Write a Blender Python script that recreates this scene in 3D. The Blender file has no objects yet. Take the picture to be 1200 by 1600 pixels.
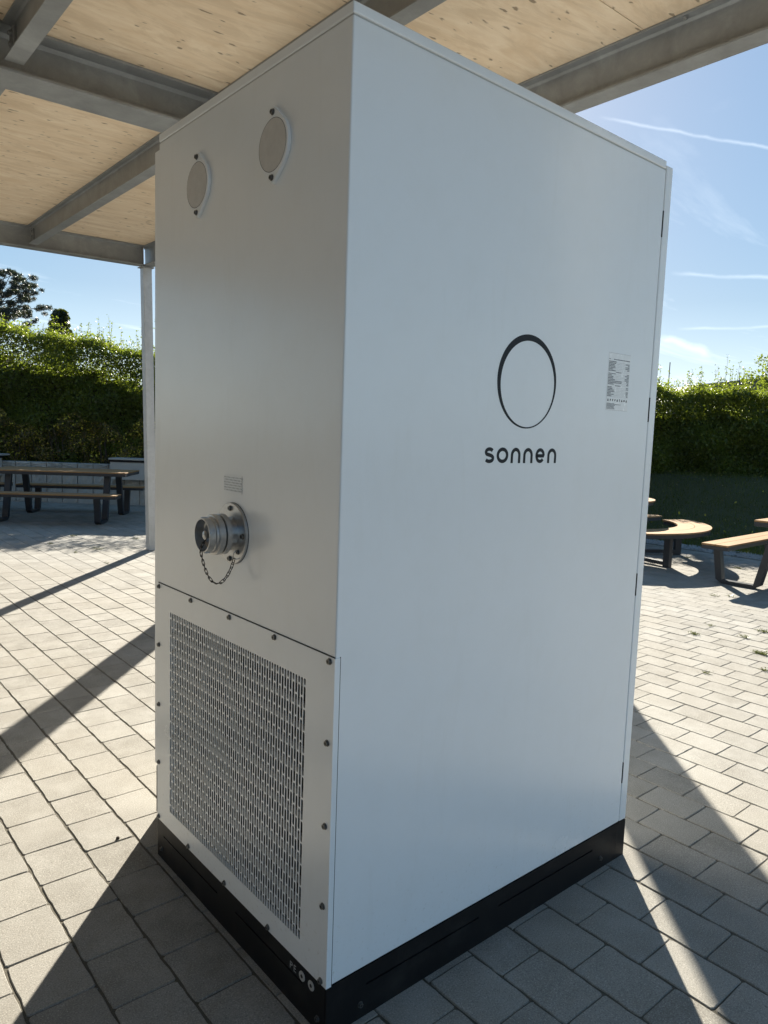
import bpy, bmesh, math, random
import numpy as np
from mathutils import Vector, Matrix
R = math.radians
rnd = random.Random(7)
rng = np.random.default_rng(11)
S = bpy.context.scene
COL = S.collection

# ------------------------------------------------------------------ camera
cam_d = bpy.data.cameras.new('camera'); cam = bpy.data.objects.new('camera', cam_d); COL.objects.link(cam)
cam.location = (-0.99731, -1.32657, 1.49905)
cam.rotation_euler = (1.4620366, -0.0341706, -0.7017776)
cam_d.sensor_fit = 'HORIZONTAL'; cam_d.sensor_width = 36.0
F_PX = 1142.24
cam_d.lens = 36.0 * F_PX / 1200.0
cam_d.clip_start = 0.05; cam_d.clip_end = 2000
S.camera = cam
S.render.resolution_x = 768; S.render.resolution_y = 1024

# ------------------------------------------------------------------ sun and sky
SUN_AZ, SUN_EL = R(46.8), R(27.0)          # azimuth from +X, elevation
sd = Vector((math.cos(SUN_EL)*math.cos(SUN_AZ), math.cos(SUN_EL)*math.sin(SUN_AZ), math.sin(SUN_EL)))
sl = bpy.data.lights.new('sun', 'SUN'); sl.energy = 2.95; sl.angle = R(0.53); sl.color = (1.0, 0.93, 0.80)
so = bpy.data.objects.new('sun', sl); COL.objects.link(so)
so.rotation_euler = (-sd).to_track_quat('-Z', 'Y').to_euler()
so.location = (20, 20, 20)

W = bpy.data.worlds.new('World'); S.world = W; W.use_nodes = True
nt = W.node_tree; nt.nodes.clear()
def wn(t, **k):
    n = nt.nodes.new(t)
    for a, b in k.items(): setattr(n, a, b)
    return n
out = wn('ShaderNodeOutputWorld'); bg = wn('ShaderNodeBackground'); bg.inputs[1].default_value = 0.066
sky = wn('ShaderNodeTexSky', sky_type='NISHITA', sun_disc=False)
sky.sun_elevation = SUN_EL; sky.sun_rotation = R(90) - SUN_AZ
sky.air_density = 1.0; sky.dust_density = 0.35; sky.ozone_density = 3.0; sky.altitude = 400
tc = wn('ShaderNodeTexCoord')
def wmath(op, a, b=None, c=None, clamp=False):
    n = wn('ShaderNodeMath', operation=op, use_clamp=clamp)
    for i, v in enumerate((a, b, c)):
        if v is None: continue
        if hasattr(v, 'node'): nt.links.new(v, n.inputs[i])
        else: n.inputs[i].default_value = v
    return n.outputs[0]
sep = wn('ShaderNodeSeparateXYZ'); nt.links.new(tc.outputs['Generated'], sep.inputs[0])
# project view direction on a high cloud sheet: wisps flatten towards the horizon
zz = wmath('MAXIMUM', wmath('ADD', sep.outputs[2], 0.06), 0.02)
cmb = wn('ShaderNodeCombineXYZ')
nt.links.new(wmath('DIVIDE', sep.outputs[0], zz), cmb.inputs[0]); nt.links.new(wmath('DIVIDE', sep.outputs[1], zz), cmb.inputs[1])
mp = wn('ShaderNodeMapping'); mp.inputs['Rotation'].default_value = (0, 0, R(35)); mp.inputs['Scale'].default_value = (0.32, 1.25, 1)
nt.links.new(cmb.outputs[0], mp.inputs[0])
ns = wn('ShaderNodeTexNoise'); ns.inputs['Scale'].default_value = 1.1; ns.inputs['Detail'].default_value = 9; ns.inputs['Roughness'].default_value = 0.62; ns.inputs['Distortion'].default_value = 0.5
nt.links.new(mp.outputs[0], ns.inputs['Vector'])
cr = wn('ShaderNodeValToRGB'); cr.color_ramp.elements[0].position = 0.55; cr.color_ramp.elements[1].position = 0.85
nt.links.new(ns.outputs[0], cr.inputs[0])
lowm = wn('ShaderNodeMapRange'); lowm.inputs[1].default_value = 0.0; lowm.inputs[2].default_value = 0.36; lowm.inputs[3].default_value = 1.0; lowm.inputs[4].default_value = 0.25
nt.links.new(sep.outputs[2], lowm.inputs[0])
wisp = wmath('MULTIPLY', cr.outputs[0], lowm.outputs[0])
# aircraft trail: band round a great circle
def cam_dir(u, v):
    d = Vector(((u-600)/F_PX, -(v-800)/F_PX, -1.0)); d.rotate(cam.rotation_euler); return d.normalized()
def trail(a, b, width, strength):
    d1, d2 = cam_dir(*a), cam_dir(*b); n = d1.cross(d2).normalized(); m = (d1+d2).normalized(); half = d1.angle(d2)/2
    dn = wn('ShaderNodeVectorMath', operation='DOT_PRODUCT'); dn.inputs[1].default_value = n; nt.links.new(tc.outputs['Generated'], dn.inputs[0])
    wob = wn('ShaderNodeTexNoise'); wob.inputs['Scale'].default_value = 22; wob.inputs['Detail'].default_value = 6; nt.links.new(tc.outputs['Generated'], wob.inputs['Vector'])
    off = wmath('MULTIPLY', wmath('SUBTRACT', wob.outputs[0], 0.5), width*3.2)
    dist = wmath('ABSOLUTE', wmath('ADD', dn.outputs['Value'], off))
    band = wmath('SUBTRACT', 1.0, wmath('DIVIDE', dist, width), clamp=True)
    dm = wn('ShaderNodeVectorMath', operation='DOT_PRODUCT'); dm.inputs[1].default_value = m; nt.links.new(tc.outputs['Generated'], dm.inputs[0])
    cap = wn('ShaderNodeMapRange'); cap.inputs[1].default_value = math.cos(half*1.15); cap.inputs[2].default_value = math.cos(half*0.75); nt.links.new(dm.outputs['Value'], cap.inputs[0])
    br = wmath('MULTIPLY', wob.outputs[0], 1.6, clamp=True)
    return wmath('MULTIPLY', wmath('MULTIPLY', wmath('MULTIPLY', band, cap.outputs[0]), br), strength)
cl = wisp
for a, b, w_, s_ in (((955,188),(1260,242),0.0026,0.24), ((1060,428),(1260,438),0.003,0.22), ((1070,515),(1270,508),0.0025,0.2), ((1030,530),(1110,556),0.007,0.4)):
    cl = wmath('MAXIMUM', cl, trail(a, b, w_, s_))
mixc = wn('ShaderNodeMix', data_type='RGBA'); nt.links.new(cl, mixc.inputs[0])
hz = wn('ShaderNodeMapRange'); hz.inputs[1].default_value = 0.0; hz.inputs[2].default_value = 0.17; hz.inputs[3].default_value = 0.42; hz.inputs[4].default_value = 0.0
nt.links.new(sep.outputs[2], hz.inputs[0])
mixh = wn('ShaderNodeMix', data_type='RGBA'); mixh.inputs[7].default_value = (2.9, 3.7, 4.3, 1)
hsv = wn('ShaderNodeHueSaturation'); hsv.inputs['Saturation'].default_value = 1.95; hsv.inputs['Value'].default_value = 1.0
gm = wn('ShaderNodeGamma'); gm.inputs[1].default_value = 0.38; nt.links.new(sky.outputs[0], gm.inputs[0]); nt.links.new(gm.outputs[0], hsv.inputs['Color'])
nt.links.new(hz.outputs[0], mixh.inputs[0]); nt.links.new(hsv.outputs[0], mixh.inputs[6])
nt.links.new(mixh.outputs[2], mixc.inputs[6]); mixc.inputs[7].default_value = (4.2, 4.5, 4.7, 1)
nt.links.new(mixc.outputs[2], bg.inputs[0]); nt.links.new(bg.outputs[0], out.inputs[0])

S.view_settings.view_transform = 'Standard'; S.view_settings.look = 'None'
S.view_settings.exposure = 2.55; S.view_settings.gamma = 1.0; S.view_settings.use_curve_mapping = False
S.render.engine = 'CYCLES'
S.cycles.max_bounces = 8; S.cycles.diffuse_bounces = 5; S.cycles.transparent_max_bounces = 8

# ------------------------------------------------------------------ helpers
def tag(o, label=None, cat=None, group=None, kind=None):
    if label: o['label'] = label
    if cat: o['category'] = cat
    if group: o['group'] = group
    if kind: o['kind'] = kind
    return o
def empty(name, loc=(0,0,0), rot=(0,0,0)):
    o = bpy.data.objects.new(name, None); COL.objects.link(o); o.location = loc; o.rotation_euler = rot; o.empty_display_size = 0.1
    return o
def link_mesh(name, me, parent=None):
    o = bpy.data.objects.new(name, me); COL.objects.link(o); o.parent = parent; return o
def obj(name, bm, mat, parent=None, smooth=False, bevel=0.0, seg=2, autos=None):
    me = bpy.data.meshes.new(name)
    bmesh.ops.recalc_face_normals(bm, faces=bm.faces[:])
    bm.to_mesh(me); bm.free()
    for m in (mat if isinstance(mat, (list, tuple)) else [mat]): me.materials.append(m)
    if smooth: me.polygons.foreach_set('use_smooth', [True]*len(me.polygons))
    if autos is not None:
        me.polygons.foreach_set('use_smooth', [True]*len(me.polygons))
        try: me.set_sharp_from_angle(angle=R(autos))
        except Exception: pass
    o = link_mesh(name, me, parent)
    if bevel:
        b = o.modifiers.new('bevel', 'BEVEL'); b.width = bevel; b.segments = seg; b.limit_method = 'ANGLE'; b.angle_limit = R(35)
    return o
def box(bm, x0, x1, y0, y1, z0, z1, M=None, mi=0):
    vs = [bm.verts.new((x, y, z)) for z in (z0, z1) for y in (y0, y1) for x in (x0, x1)]
    if M is not None:
        for v in vs: v.co = M @ v.co
    fs = [(0,2,3,1),(4,5,7,6),(0,1,5,4),(2,6,7,3),(0,4,6,2),(1,3,7,5)]
    for f in fs:
        g = bm.faces.new([vs[i] for i in f]); g.material_index = mi
    return vs
def boxo(name, x0, x1, y0, y1, z0, z1, mat, parent=None, bevel=0.0, seg=2):
    bm = bmesh.new(); box(bm, x0, x1, y0, y1, z0, z1); return obj(name, bm, mat, parent, bevel=bevel, seg=seg)
def cyl(bm, c, axis, r, h, n=24, r2=None, mi=0):
    """solid of revolution piece from c along axis"""
    axis = Vector(axis).normalized(); q = axis.to_track_quat('Z', 'Y'); c = Vector(c)
    r2 = r if r2 is None else r2
    a = [bm.verts.new(c + q @ Vector((r*math.cos(2*math.pi*i/n), r*math.sin(2*math.pi*i/n), 0))) for i in range(n)]
    b = [bm.verts.new(c + q @ Vector((r2*math.cos(2*math.pi*i/n), r2*math.sin(2*math.pi*i/n), h))) for i in range(n)]
    fs = [bm.faces.new(a[::-1]), bm.faces.new(b)]
    for i in range(n): fs.append(bm.faces.new((a[i], a[(i+1) % n], b[(i+1) % n], b[i])))
    for f in fs: f.material_index = mi
def lathe(bm, prof, origin, axis, n=48):
    axis = Vector(axis).normalized(); q = axis.to_track_quat('Z', 'Y'); o = Vector(origin)
    rings = []
    for (h, r) in prof:
        if r < 1e-6: rings.append([bm.verts.new(o + q @ Vector((0, 0, h)))])
        else: rings.append([bm.verts.new(o + q @ Vector((r*math.cos(2*math.pi*i/n), r*math.sin(2*math.pi*i/n), h))) for i in range(n)])
    for A, B in zip(rings, rings[1:]):
        for i in range(n):
            j = (i+1) % n
            if len(A) == 1 and len(B) == 1: continue
            if len(A) == 1: bm.faces.new((A[0], B[i], B[j]))
            elif len(B) == 1: bm.faces.new((A[i], B[0], A[j]))
            else: bm.faces.new((A[i], B[i], B[j], A[j]))
def tube(bm, pts, r, n=8, closed=False, r_end=None):
    pts = [Vector(p) for p in pts]; rings = []; N = len(pts)
    up = Vector((0.3, 0.2, 1)).normalized()
    for k, p in enumerate(pts):
        if closed: t = (pts[(k+1) % N] - pts[k-1]).normalized()
        else: t = (pts[min(k+1, N-1)] - pts[max(k-1, 0)]).normalized()
        u = t.cross(up)
        if u.length < 1e-3: u = t.cross(Vector((1, 0, 0)))
        u.normalize(); v = t.cross(u).normalized()
        rr = r if r_end is None else r + (r_end-r)*k/(N-1)
        rings.append([bm.verts.new(p + u*rr*math.cos(2*math.pi*i/n) + v*rr*math.sin(2*math.pi*i/n)) for i in range(n)])
    rng_ = range(N) if closed else range(N-1)
    for k in rng_:
        A, B = rings[k], rings[(k+1) % N]
        for i in range(n): bm.faces.new((A[i], A[(i+1) % n], B[(i+1) % n], B[i]))
    if not closed:
        bm.faces.new(rings[0][::-1]); bm.faces.new(rings[-1])
def prism(bm, poly, z0, z1, M=None, mi=0):
    """poly in XY, extruded along Z, optional matrix"""
    M = M or Matrix()
    a = [bm.verts.new(M @ Vector((p[0], p[1], z0))) for p in poly]; b = [bm.verts.new(M @ Vector((p[0], p[1], z1))) for p in poly]
    fs = [bm.faces.new(a[::-1]), bm.faces.new(b)]
    for i in range(len(poly)):
        j = (i+1) % len(poly); fs.append(bm.faces.new((a[i], a[j], b[j], b[i])))
    for f in fs: f.material_index = mi
def copy_tree(o, parent=None):
    c = o.copy(); COL.objects.link(c); c.parent = parent
    for ch in list(o.children): copy_tree(ch, c)
    return c
def bulk(name, verts, faces_n, mat, parent=None, smooth=False):
    """verts (N,k,3): N polygons of k corners"""
    N, k, _ = verts.shape
    me = bpy.data.meshes.new(name)
    me.vertices.add(N*k); me.vertices.foreach_set('co', verts.reshape(-1).astype(np.float32))
    me.loops.add(N*k); me.loops.foreach_set('vertex_index', np.arange(N*k, dtype=np.int32))
    me.polygons.add(N); me.polygons.foreach_set('loop_start', np.arange(0, N*k, k, dtype=np.int32))
    try: me.polygons.foreach_set('loop_total', np.full(N, k, dtype=np.int32))
    except Exception: pass
    me.polygons.foreach_set('use_smooth', [False]*N)
    me.update(calc_edges=True)
    me.materials.append(mat)
    return link_mesh(name, me, parent)

# ------------------------------------------------------------------ materials
class Mat:
    def __init__(s, name):
        s.m = bpy.data.materials.new(name); s.m.use_nodes = True; s.t = s.m.node_tree
        s.b = s.t.nodes['Principled BSDF']; s.o = s.t.nodes['Material Output']
    def n(s, typ, **k):
        n = s.t.nodes.new(typ)
        for a, b in k.items(): setattr(n, a, b)
        return n
    def l(s, a, b): s.t.links.new(a, b)
    def set(s, **k):
        for a, v in k.items(): s.b.inputs[a.replace('_', ' ')].default_value = v
    def coord(s, kind='Object', scale=(1,1,1), rot=(0,0,0)):
        c = s.n('ShaderNodeTexCoord'); g = s.n('ShaderNodeNewGeometry')
        src = g.outputs['Position'] if kind == 'World' else c.outputs[kind]
        m = s.n('ShaderNodeMapping'); m.inputs['Scale'].default_value = scale; m.inputs['Rotation'].default_value = rot
        s.l(src, m.inputs[0]); return m.outputs[0]
    def noise(s, vec, scale, detail=4, rough=0.55, dist=0.0):
        n = s.n('ShaderNodeTexNoise'); n.inputs['Scale'].default_value = scale; n.inputs['Detail'].default_value = detail
        n.inputs['Roughness'].default_value = rough; n.inputs['Distortion'].default_value = dist; s.l(vec, n.inputs['Vector']); return n.outputs[0]
    def ramp(s, fac, stops):
        r = s.n('ShaderNodeValToRGB'); e = r.color_ramp.elements
        while len(e) < len(stops): e.new(0.5)
        for i, (p, c) in enumerate(stops):
            e[i].position = p; e[i].color = (*c, 1) if len(c) == 3 else c
        s.l(fac, r.inputs[0]); return r.outputs[0]
    def math(s, op, a, b=0.5, clamp=False):
        n = s.n('ShaderNodeMath', operation=op, use_clamp=clamp)
        for i, v in enumerate((a, b)):
            if hasattr(v, 'node'): s.l(v, n.inputs[i])
            else: n.inputs[i].default_value = v
        return n.outputs[0]
    def mix(s, fac, a, b, mode='MIX'):
        n = s.n('ShaderNodeMix', data_type='RGBA', blend_type=mode)
        for i, v in ((0, fac), (6, a), (7, b)):
            if hasattr(v, 'node'): s.l(v, n.inputs[i])
            else: n.inputs[i].default_value = v if i == 0 else (*v, 1)
        return n.outputs[2]
    def bump(s, h, strength=0.3, dist=0.01, prev=None):
        n = s.n('ShaderNodeBump'); n.inputs['Strength'].default_value = strength; n.inputs['Distance'].default_value = dist
        s.l(h, n.inputs['Height'])
        if prev is not None: s.l(prev, n.inputs['Normal'])
        return n.outputs[0]
    def base(s, c):
        if hasattr(c, 'node'): s.l(c, s.b.inputs['Base Color'])
        else: s.b.inputs['Base Color'].default_value = (*c, 1)
    def normal(s, v): s.l(v, s.b.inputs['Normal'])
    def rough(s, v):
        if hasattr(v, 'node'): s.l(v, s.b.inputs['Roughness'])
        else: s.b.inputs['Roughness'].default_value = v

def m_white():
    k = Mat('white powder coated sheet'); v = k.coord('Object')
    big = k.noise(v, 1.7, 3); peel = k.noise(v, 700, 2); dust = k.noise(v, 9, 7, 0.7)
    sp_ = k.n('ShaderNodeSeparateXYZ'); k.l(v, sp_.inputs[0]); mr = k.n('ShaderNodeMapRange'); mr.inputs[1].default_value = 0.14; mr.inputs[2].default_value = 0.42; mr.inputs[3].default_value = 1.0; mr.inputs[4].default_value = 0.0; k.l(sp_.outputs[2], mr.inputs[0])
    spk = k.ramp(k.noise(v, 75, 5, 0.75), [(0.58, (0,0,0)), (0.70, (1,1,1))]); dirt = k.math('MULTIPLY', k.math('MULTIPLY', spk, mr.outputs[0]), 0.45)
    smear = k.ramp(k.noise(k.coord('Object', (3, 3, 0.5)), 4, 7, 0.7, 0.8), [(0.55, (0,0,0)), (0.8, (0.5,)*3)])
    cc = k.mix(k.ramp(dust, [(0.45, (0,0,0)), (0.8, (1,1,1))]), (0.83, 0.86, 0.88), (0.81, 0.835, 0.845))
    cc = k.mix(smear, cc, (0.77, 0.79, 0.79)); k.base(k.mix(dirt, cc, (0.42, 0.38, 0.31)))
    k.rough(k.math('ADD', k.math('ADD', k.math('MULTIPLY', big, 0.10), k.math('MULTIPLY', dust, 0.05)), 0.17)); k.set(Specular_IOR_Level=0.95)
    wav = k.bump(k.noise(v, 1.6, 2), 0.45, 0.012)
    k.normal(k.bump(peel, 0.10, 0.0006, wav)); return k.m
def m_simple(name, col, rough=0.5, metal=0.0, nscale=40, var=0.15, bump=0.0):
    k = Mat(name); v = k.coord('Object'); n = k.noise(v, nscale, 5, 0.6)
    k.base(k.mix(n, tuple(c*(1-var) for c in col), tuple(min(1, c*(1+var)) for c in col)))
    k.rough(k.math('ADD', k.math('MULTIPLY', n, 0.15), rough-0.07)); k.set(Metallic=metal)
    if bump: k.normal(k.bump(n, bump, 0.002))
    return k.m
def m_black():
    k = Mat('black powder coated steel'); v = k.coord('Object'); n = k.noise(v, 600, 2); d = k.noise(v, 7, 8, 0.7)
    k.base(k.mix(k.ramp(d, [(0.5, (0,0,0)), (0.85, (1,1,1))]), (0.008, 0.008, 0.009), (0.03, 0.029, 0.027)))
    k.rough(0.5); k.set(Specular_IOR_Level=0.25); k.normal(k.bump(n, 0.15, 0.0006)); return k.m
def m_galv():
    k = Mat('galvanised steel'); v = k.coord('Object'); n = k.noise(v, 5, 6, 0.65, 0.6); f = k.noise(v, 60, 4); st = k.noise(k.coord('Object', (9, 9, 1.2)), 2, 4)
    c = k.ramp(n, [(0.3, (0.205, 0.225, 0.245)), (0.52, (0.285, 0.31, 0.335)), (0.75, (0.39, 0.42, 0.45))])
    c = k.mix(k.math('MULTIPLY', f, 0.3), c, (0.17, 0.17, 0.16)); c = k.mix(k.math('MULTIPLY', st, 0.25), c, (0.42, 0.43, 0.43))
    k.base(c); k.set(Metallic=0.25); k.rough(k.math('ADD', k.math('MULTIPLY', n, 0.3), 0.33)); k.normal(k.bump(n, 0.1, 0.004)); return k.m
ZINC = m_galv(); ZINC.name = 'bright zinc'
for n_z in ZINC.node_tree.nodes:
    if n_z.type == 'VALTORGB':
        for e_, v_ in zip(n_z.color_ramp.elements, (0.46, 0.56, 0.66)): e_.color = (v_, v_*1.01, v_*1.03, 1)
def m_alu():
    k = Mat('cast aluminium'); v = k.coord('Object'); n = k.noise(v, 90, 4); k.base(k.mix(n, (0.38, 0.385, 0.39), (0.58, 0.585, 0.59)))
    k.set(Metallic=0.9); k.rough(k.math('ADD', k.math('MULTIPLY', n, 0.2), 0.25)); k.normal(k.bump(n, 0.06, 0.001)); return k.m
def m_paver():
    k = Mat('grey concrete paver'); w = k.coord('World')
    oi = k.n('ShaderNodeObjectInfo'); g = k.n('ShaderNodeNewGeometry')
    rv = k.math('FRACT', k.math('ADD', oi.outputs['Random'], g.outputs['Random Per Island']))
    grit = k.noise(w, 230, 4, 0.8); mid = k.noise(w, 60, 4); blot = k.noise(w, 5.5, 6, 0.65); big = k.noise(w, 0.9, 4)
    c = k.mix(rv, (0.170, 0.160, 0.140), (0.245, 0.232, 0.207))
    c = k.mix(k.math('MULTIPLY', k.ramp(blot, [(0.38, (0,0,0)), (0.66, (1,1,1))]), 0.6), c, (0.32, 0.31, 0.285))
    c = k.mix(k.math('MULTIPLY', k.ramp(big, [(0.42, (0,0,0)), (0.62, (1,1,1))]), 0.4), c, (0.20, 0.18, 0.145))
    c = k.mix(k.ramp(grit, [(0.30, (0.9,)*3), (0.46, (0,0,0))]), c, (0.08, 0.075, 0.065))
    c = k.mix(k.ramp(grit, [(0.54, (0,0,0)), (0.70, (0.8,)*3)]), c, (0.50, 0.48, 0.43))
    # pale scuffs
    sc = k.noise(k.coord('World', (6, 30, 1), (0, 0, R(25))), 3.2, 8, 0.75, 1.2)
    c = k.mix(k.ramp(sc, [(0.66, (0,0,0)), (0.78, (0.35,)*3)]), c, (0.5, 0.49, 0.46))
    vo = k.n('ShaderNodeTexVoronoi'); vo.inputs['Scale'].default_value = 9; k.l(w, vo.inputs['Vector'])
    c = k.mix(k.ramp(vo.outputs['Distance'], [(0.02, (0.8,)*3), (0.035, (0,0,0))]), c, (0.12, 0.10, 0.08))
    k.base(c); k.rough(0.9); k.set(Specular_IOR_Level=0.25)
    k.normal(k.bump(mid, 0.25, 0.002, k.bump(grit, 0.5, 0.0022))); return k.m
def m_joint():
    k = Mat('dark joint grit'); w = k.coord('World'); n = k.noise(w, 260, 3, 0.7); m = k.noise(w, 3, 5)
    k.base(k.mix(m, k.ramp(n, [(0.3, (0.035, 0.03, 0.024)), (0.7, (0.16, 0.14, 0.11))]), (0.06, 0.055, 0.035))); k.rough(0.95); k.normal(k.bump(n, 0.8, 0.004)); return k.m
def m_wood(name, a, b, knots=True, axis='X', s=1.0):
    k = Mat(name); sc = (0.9*s, 9*s, 9*s) if axis == 'X' else (9*s, 0.9*s, 9*s)
    oi = k.n('ShaderNodeObjectInfo')
    src = k.coord('Object', tuple(c*(0.8 if knots else 1) for c in sc) if not knots else ((1.7, 6.5, 6.5) if axis == 'X' else (6.5, 1.7, 6.5))); addv = k.n('ShaderNodeVectorMath', operation='ADD'); k.l(src, addv.inputs[0])
    mul = k.math('MULTIPLY', oi.outputs['Random'], 37.0); cv = k.n('ShaderNodeCombineXYZ'); k.l(mul, cv.inputs[1]); k.l(mul, cv.inputs[0]); k.l(cv.outputs[0], addv.inputs[1])
    v = addv.outputs[0]
    n1 = k.noise(v, 1.3, 6, 0.6, 1.6); n2 = k.noise(v, 9, 5, 0.7, 0.6); n3 = k.noise(v, 0.25, 3)
    c = k.mix(k.ramp(n1, [(0.3, (0,0,0)), (0.7, (1,1,1))]), a, b)
    c = k.mix(k.ramp(k.noise(v, 0.7, 7, 0.7, 2.4), [(0.40, (0.6,)*3), (0.54, (0,0,0))]), c, tuple(x*0.84 for x in a)); c = k.mix(k.math('MULTIPLY', n2, 0.25), c, tuple(x*0.7 for x in a)); c = k.mix(k.math('MULTIPLY', n3, 0.3), c, tuple(x*0.85 for x in b))
    if knots:
        kv = k.coord('Object', (9, 24, 1) if axis == 'X' else (24, 9, 1)); dn = k.n('ShaderNodeVectorMath', operation='ADD'); k.l(kv, dn.inputs[0])
        wob = k.n('ShaderNodeTexNoise'); wob.inputs['Scale'].default_value = 1.1; k.l(kv, wob.inputs['Vector']); k.l(wob.outputs['Color'], dn.inputs[1])
        vo = k.n('ShaderNodeTexVoronoi'); vo.inputs['Scale'].default_value = 0.9; vo.inputs['Randomness'].default_value = 1.0; k.l(dn.outputs[0], vo.inputs['Vector'])
        sz = k.math('MULTIPLY', vo.outputs['Color'], 0.17)
        d = k.math('SUBTRACT', vo.outputs['Distance'], sz)
        c = k.mix(k.ramp(d, [(0.0, (0.85,)*3), (0.05, (0.25,)*3), (0.10, (0,0,0))]), c, tuple(x*0.33 for x in a))
    k.base(c); k.rough(0.75); k.set(Specular_IOR_Level=0.15); k.normal(k.bump(n2, 0.15, 0.002)); return k.m
def m_leaf(name, stops, trans=0.5, rough=0.45):
    k = Mat(name); g = k.n('ShaderNodeNewGeometry'); w = k.coord('World')
    patch = k.noise(w, 1.1, 4); f = k.math('ADD', k.math('MULTIPLY', g.outputs['Random Per Island'], 0.75), k.math('MULTIPLY', k.math('SUBTRACT', patch, 0.5), 0.9), clamp=True)
    c = k.ramp(f, stops); k.base(c); k.rough(rough); k.set(Specular_IOR_Level=0.35)
    tr = k.n('ShaderNodeBsdfTranslucent'); tc_ = k.mix(0.6, c, (0.30, 0.38, 0.025), 'MIX'); k.l(tc_, tr.inputs[0]); k.set(Specular_IOR_Level=0.5)
    ms = k.n('ShaderNodeMixShader'); ms.inputs[0].default_value = trans; k.l(k.b.outputs[0], ms.inputs[1]); k.l(tr.outputs[0], ms.inputs[2]); k.l(ms.outputs[0], k.o.inputs[0])
    return k.m
def m_ground(name, a, b, scale=8, bump=0.5, bd=0.02, rough=0.95):
    k = Mat(name); w = k.coord('World'); n = k.noise(w, scale, 8, 0.7); m = k.noise(w, scale*0.08, 4); k.base(k.mix(k.math('ADD', k.math('MULTIPLY', n, 0.6), k.math('MULTIPLY', m, 0.4)), a, b)); k.rough(rough); k.normal(k.bump(n, bump, bd)); return k.m
def m_concrete(name, a, b, bump=0.6, bd=0.012, scale=14):
    k = Mat(name); v = k.coord('Object'); oi = k.n('ShaderNodeObjectInfo'); n = k.noise(v, scale, 8, 0.7); f = k.noise(v, 160, 3)
    c = k.mix(n, a, b); c = k.mix(k.math('MULTIPLY', oi.outputs['Random'], 0.35), c, tuple(x*0.7 for x in a)); c = k.mix(k.math('MULTIPLY', f, 0.3), c, tuple(x*0.6 for x in a))
    k.base(c); k.rough(0.9); k.normal(k.bump(n, bump, bd)); return k.m

WHITE = m_white(); BLACK = m_black(); GALV = m_galv(); ALU = m_alu(); PAVER = m_paver(); JOINT = m_joint()
DISC = m_simple('warm grey cover paint', (0.56, 0.54, 0.51), 0.42)
SCREW = m_simple('zinc screw', (0.16, 0.16, 0.155), 0.4, 0.8, 300)
DARK = m_simple('dark rubber', (0.012, 0.012, 0.012), 0.6)
FILTER = m_simple('pale grey filter mesh', (0.065, 0.065, 0.062), 0.8, 0, 60, 0.4, 0.4)
FILTER2 = m_simple('pale filter ribs', (0.26, 0.26, 0.25), 0.7, 0, 90, 0.25)
INK = m_simple('dark navy print', (0.008, 0.012, 0.017), 0.7)
INKG = m_simple('grey print', (0.09, 0.10, 0.12), 0.5)
STICK = m_simple('silver rating label film', (0.83, 0.84, 0.84), 0.25); STICK.node_tree.nodes['Principled BSDF'].inputs['Specular IOR Level'].default_value = 0.95
LGREY = m_simple('light grey print', (0.42, 0.42, 0.41), 0.5)
CHAIN = m_simple('dull steel chain', (0.055, 0.05, 0.045), 0.45, 0.6, 200)
PLY = m_wood('spruce plywood', (0.76, 0.60, 0.43), (0.93, 0.81, 0.65))
SLAT = m_wood('oiled hardwood slat', (0.27, 0.150, 0.068), (0.40, 0.245, 0.122), knots=False)
ANTH = m_simple('anthracite powder coat', (0.022, 0.026, 0.034), 0.42)
ROOFM = m_simple('grey roofing', (0.12, 0.12, 0.12), 0.8)
WALLM = m_concrete('split face concrete block', (0.30, 0.29, 0.26), (0.52, 0.50, 0.46), 0.9, 0.02)
SMOOTHC = m_concrete('smooth concrete', (0.36, 0.355, 0.33), (0.46, 0.455, 0.43), 0.1, 0.003, 5)
LAWN = m_ground('lawn soil', (0.028, 0.030, 0.010), (0.055, 0.055, 0.015), 14)
EARTH = m_ground('earth', (0.05, 0.045, 0.03), (0.09, 0.08, 0.05), 6)
GRAVEL = m_ground('gravel bed', (0.05, 0.05, 0.05), (0.16, 0.155, 0.15), 60, 0.9, 0.02)
STONEM = m_concrete('gravel stone', (0.12, 0.12, 0.12), (0.48, 0.47, 0.45), 0.3, 0.004, 30)
HLEAF = m_leaf('hornbeam leaf', [(0.0, (0.05, 0.065, 0.015)), (0.35, (0.085, 0.105, 0.018)), (0.7, (0.10, 0.135, 0.02)), (0.93, (0.20, 0.21, 0.03)), (1.0, (0.32, 0.26, 0.04))], 0.45)
AUTL = m_leaf('autumn shrub leaf', [(0.0, (0.05, 0.05, 0.02)), (0.4, (0.15, 0.10, 0.03)), (0.60, (0.22, 0.18, 0.03)), (0.72, (0.68, 0.60, 0.07)), (0.9, (0.70, 0.60, 0.08)), (1.0, (0.70, 0.30, 0.05))], 0.2)
PINEL = m_leaf('pine needle', [(0.0, (0.010, 0.016, 0.015)), (0.6, (0.022, 0.034, 0.029)), (1.0, (0.045, 0.058, 0.046))], 0.05)
THUJL = m_leaf('thuja scale leaf', [(0.0, (0.006, 0.014, 0.007)), (1.0, (0.022, 0.04, 0.016))], 0.15)
BARK = m_ground('bark', (0.03, 0.022, 0.015), (0.09, 0.07, 0.05), 20)
GRASS = m_leaf('grass blade', [(0.0, (0.03, 0.035, 0.006)), (0.7, (0.055, 0.065, 0.012)), (1.0, (0.34, 0.32, 0.12))], 0.4)
WEED = m_leaf('weed leaf', [(0.0, (0.03, 0.035, 0.012)), (0.6, (0.07, 0.07, 0.025)), (1.0, (0.24, 0.20, 0.10))], 0.15)

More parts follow.
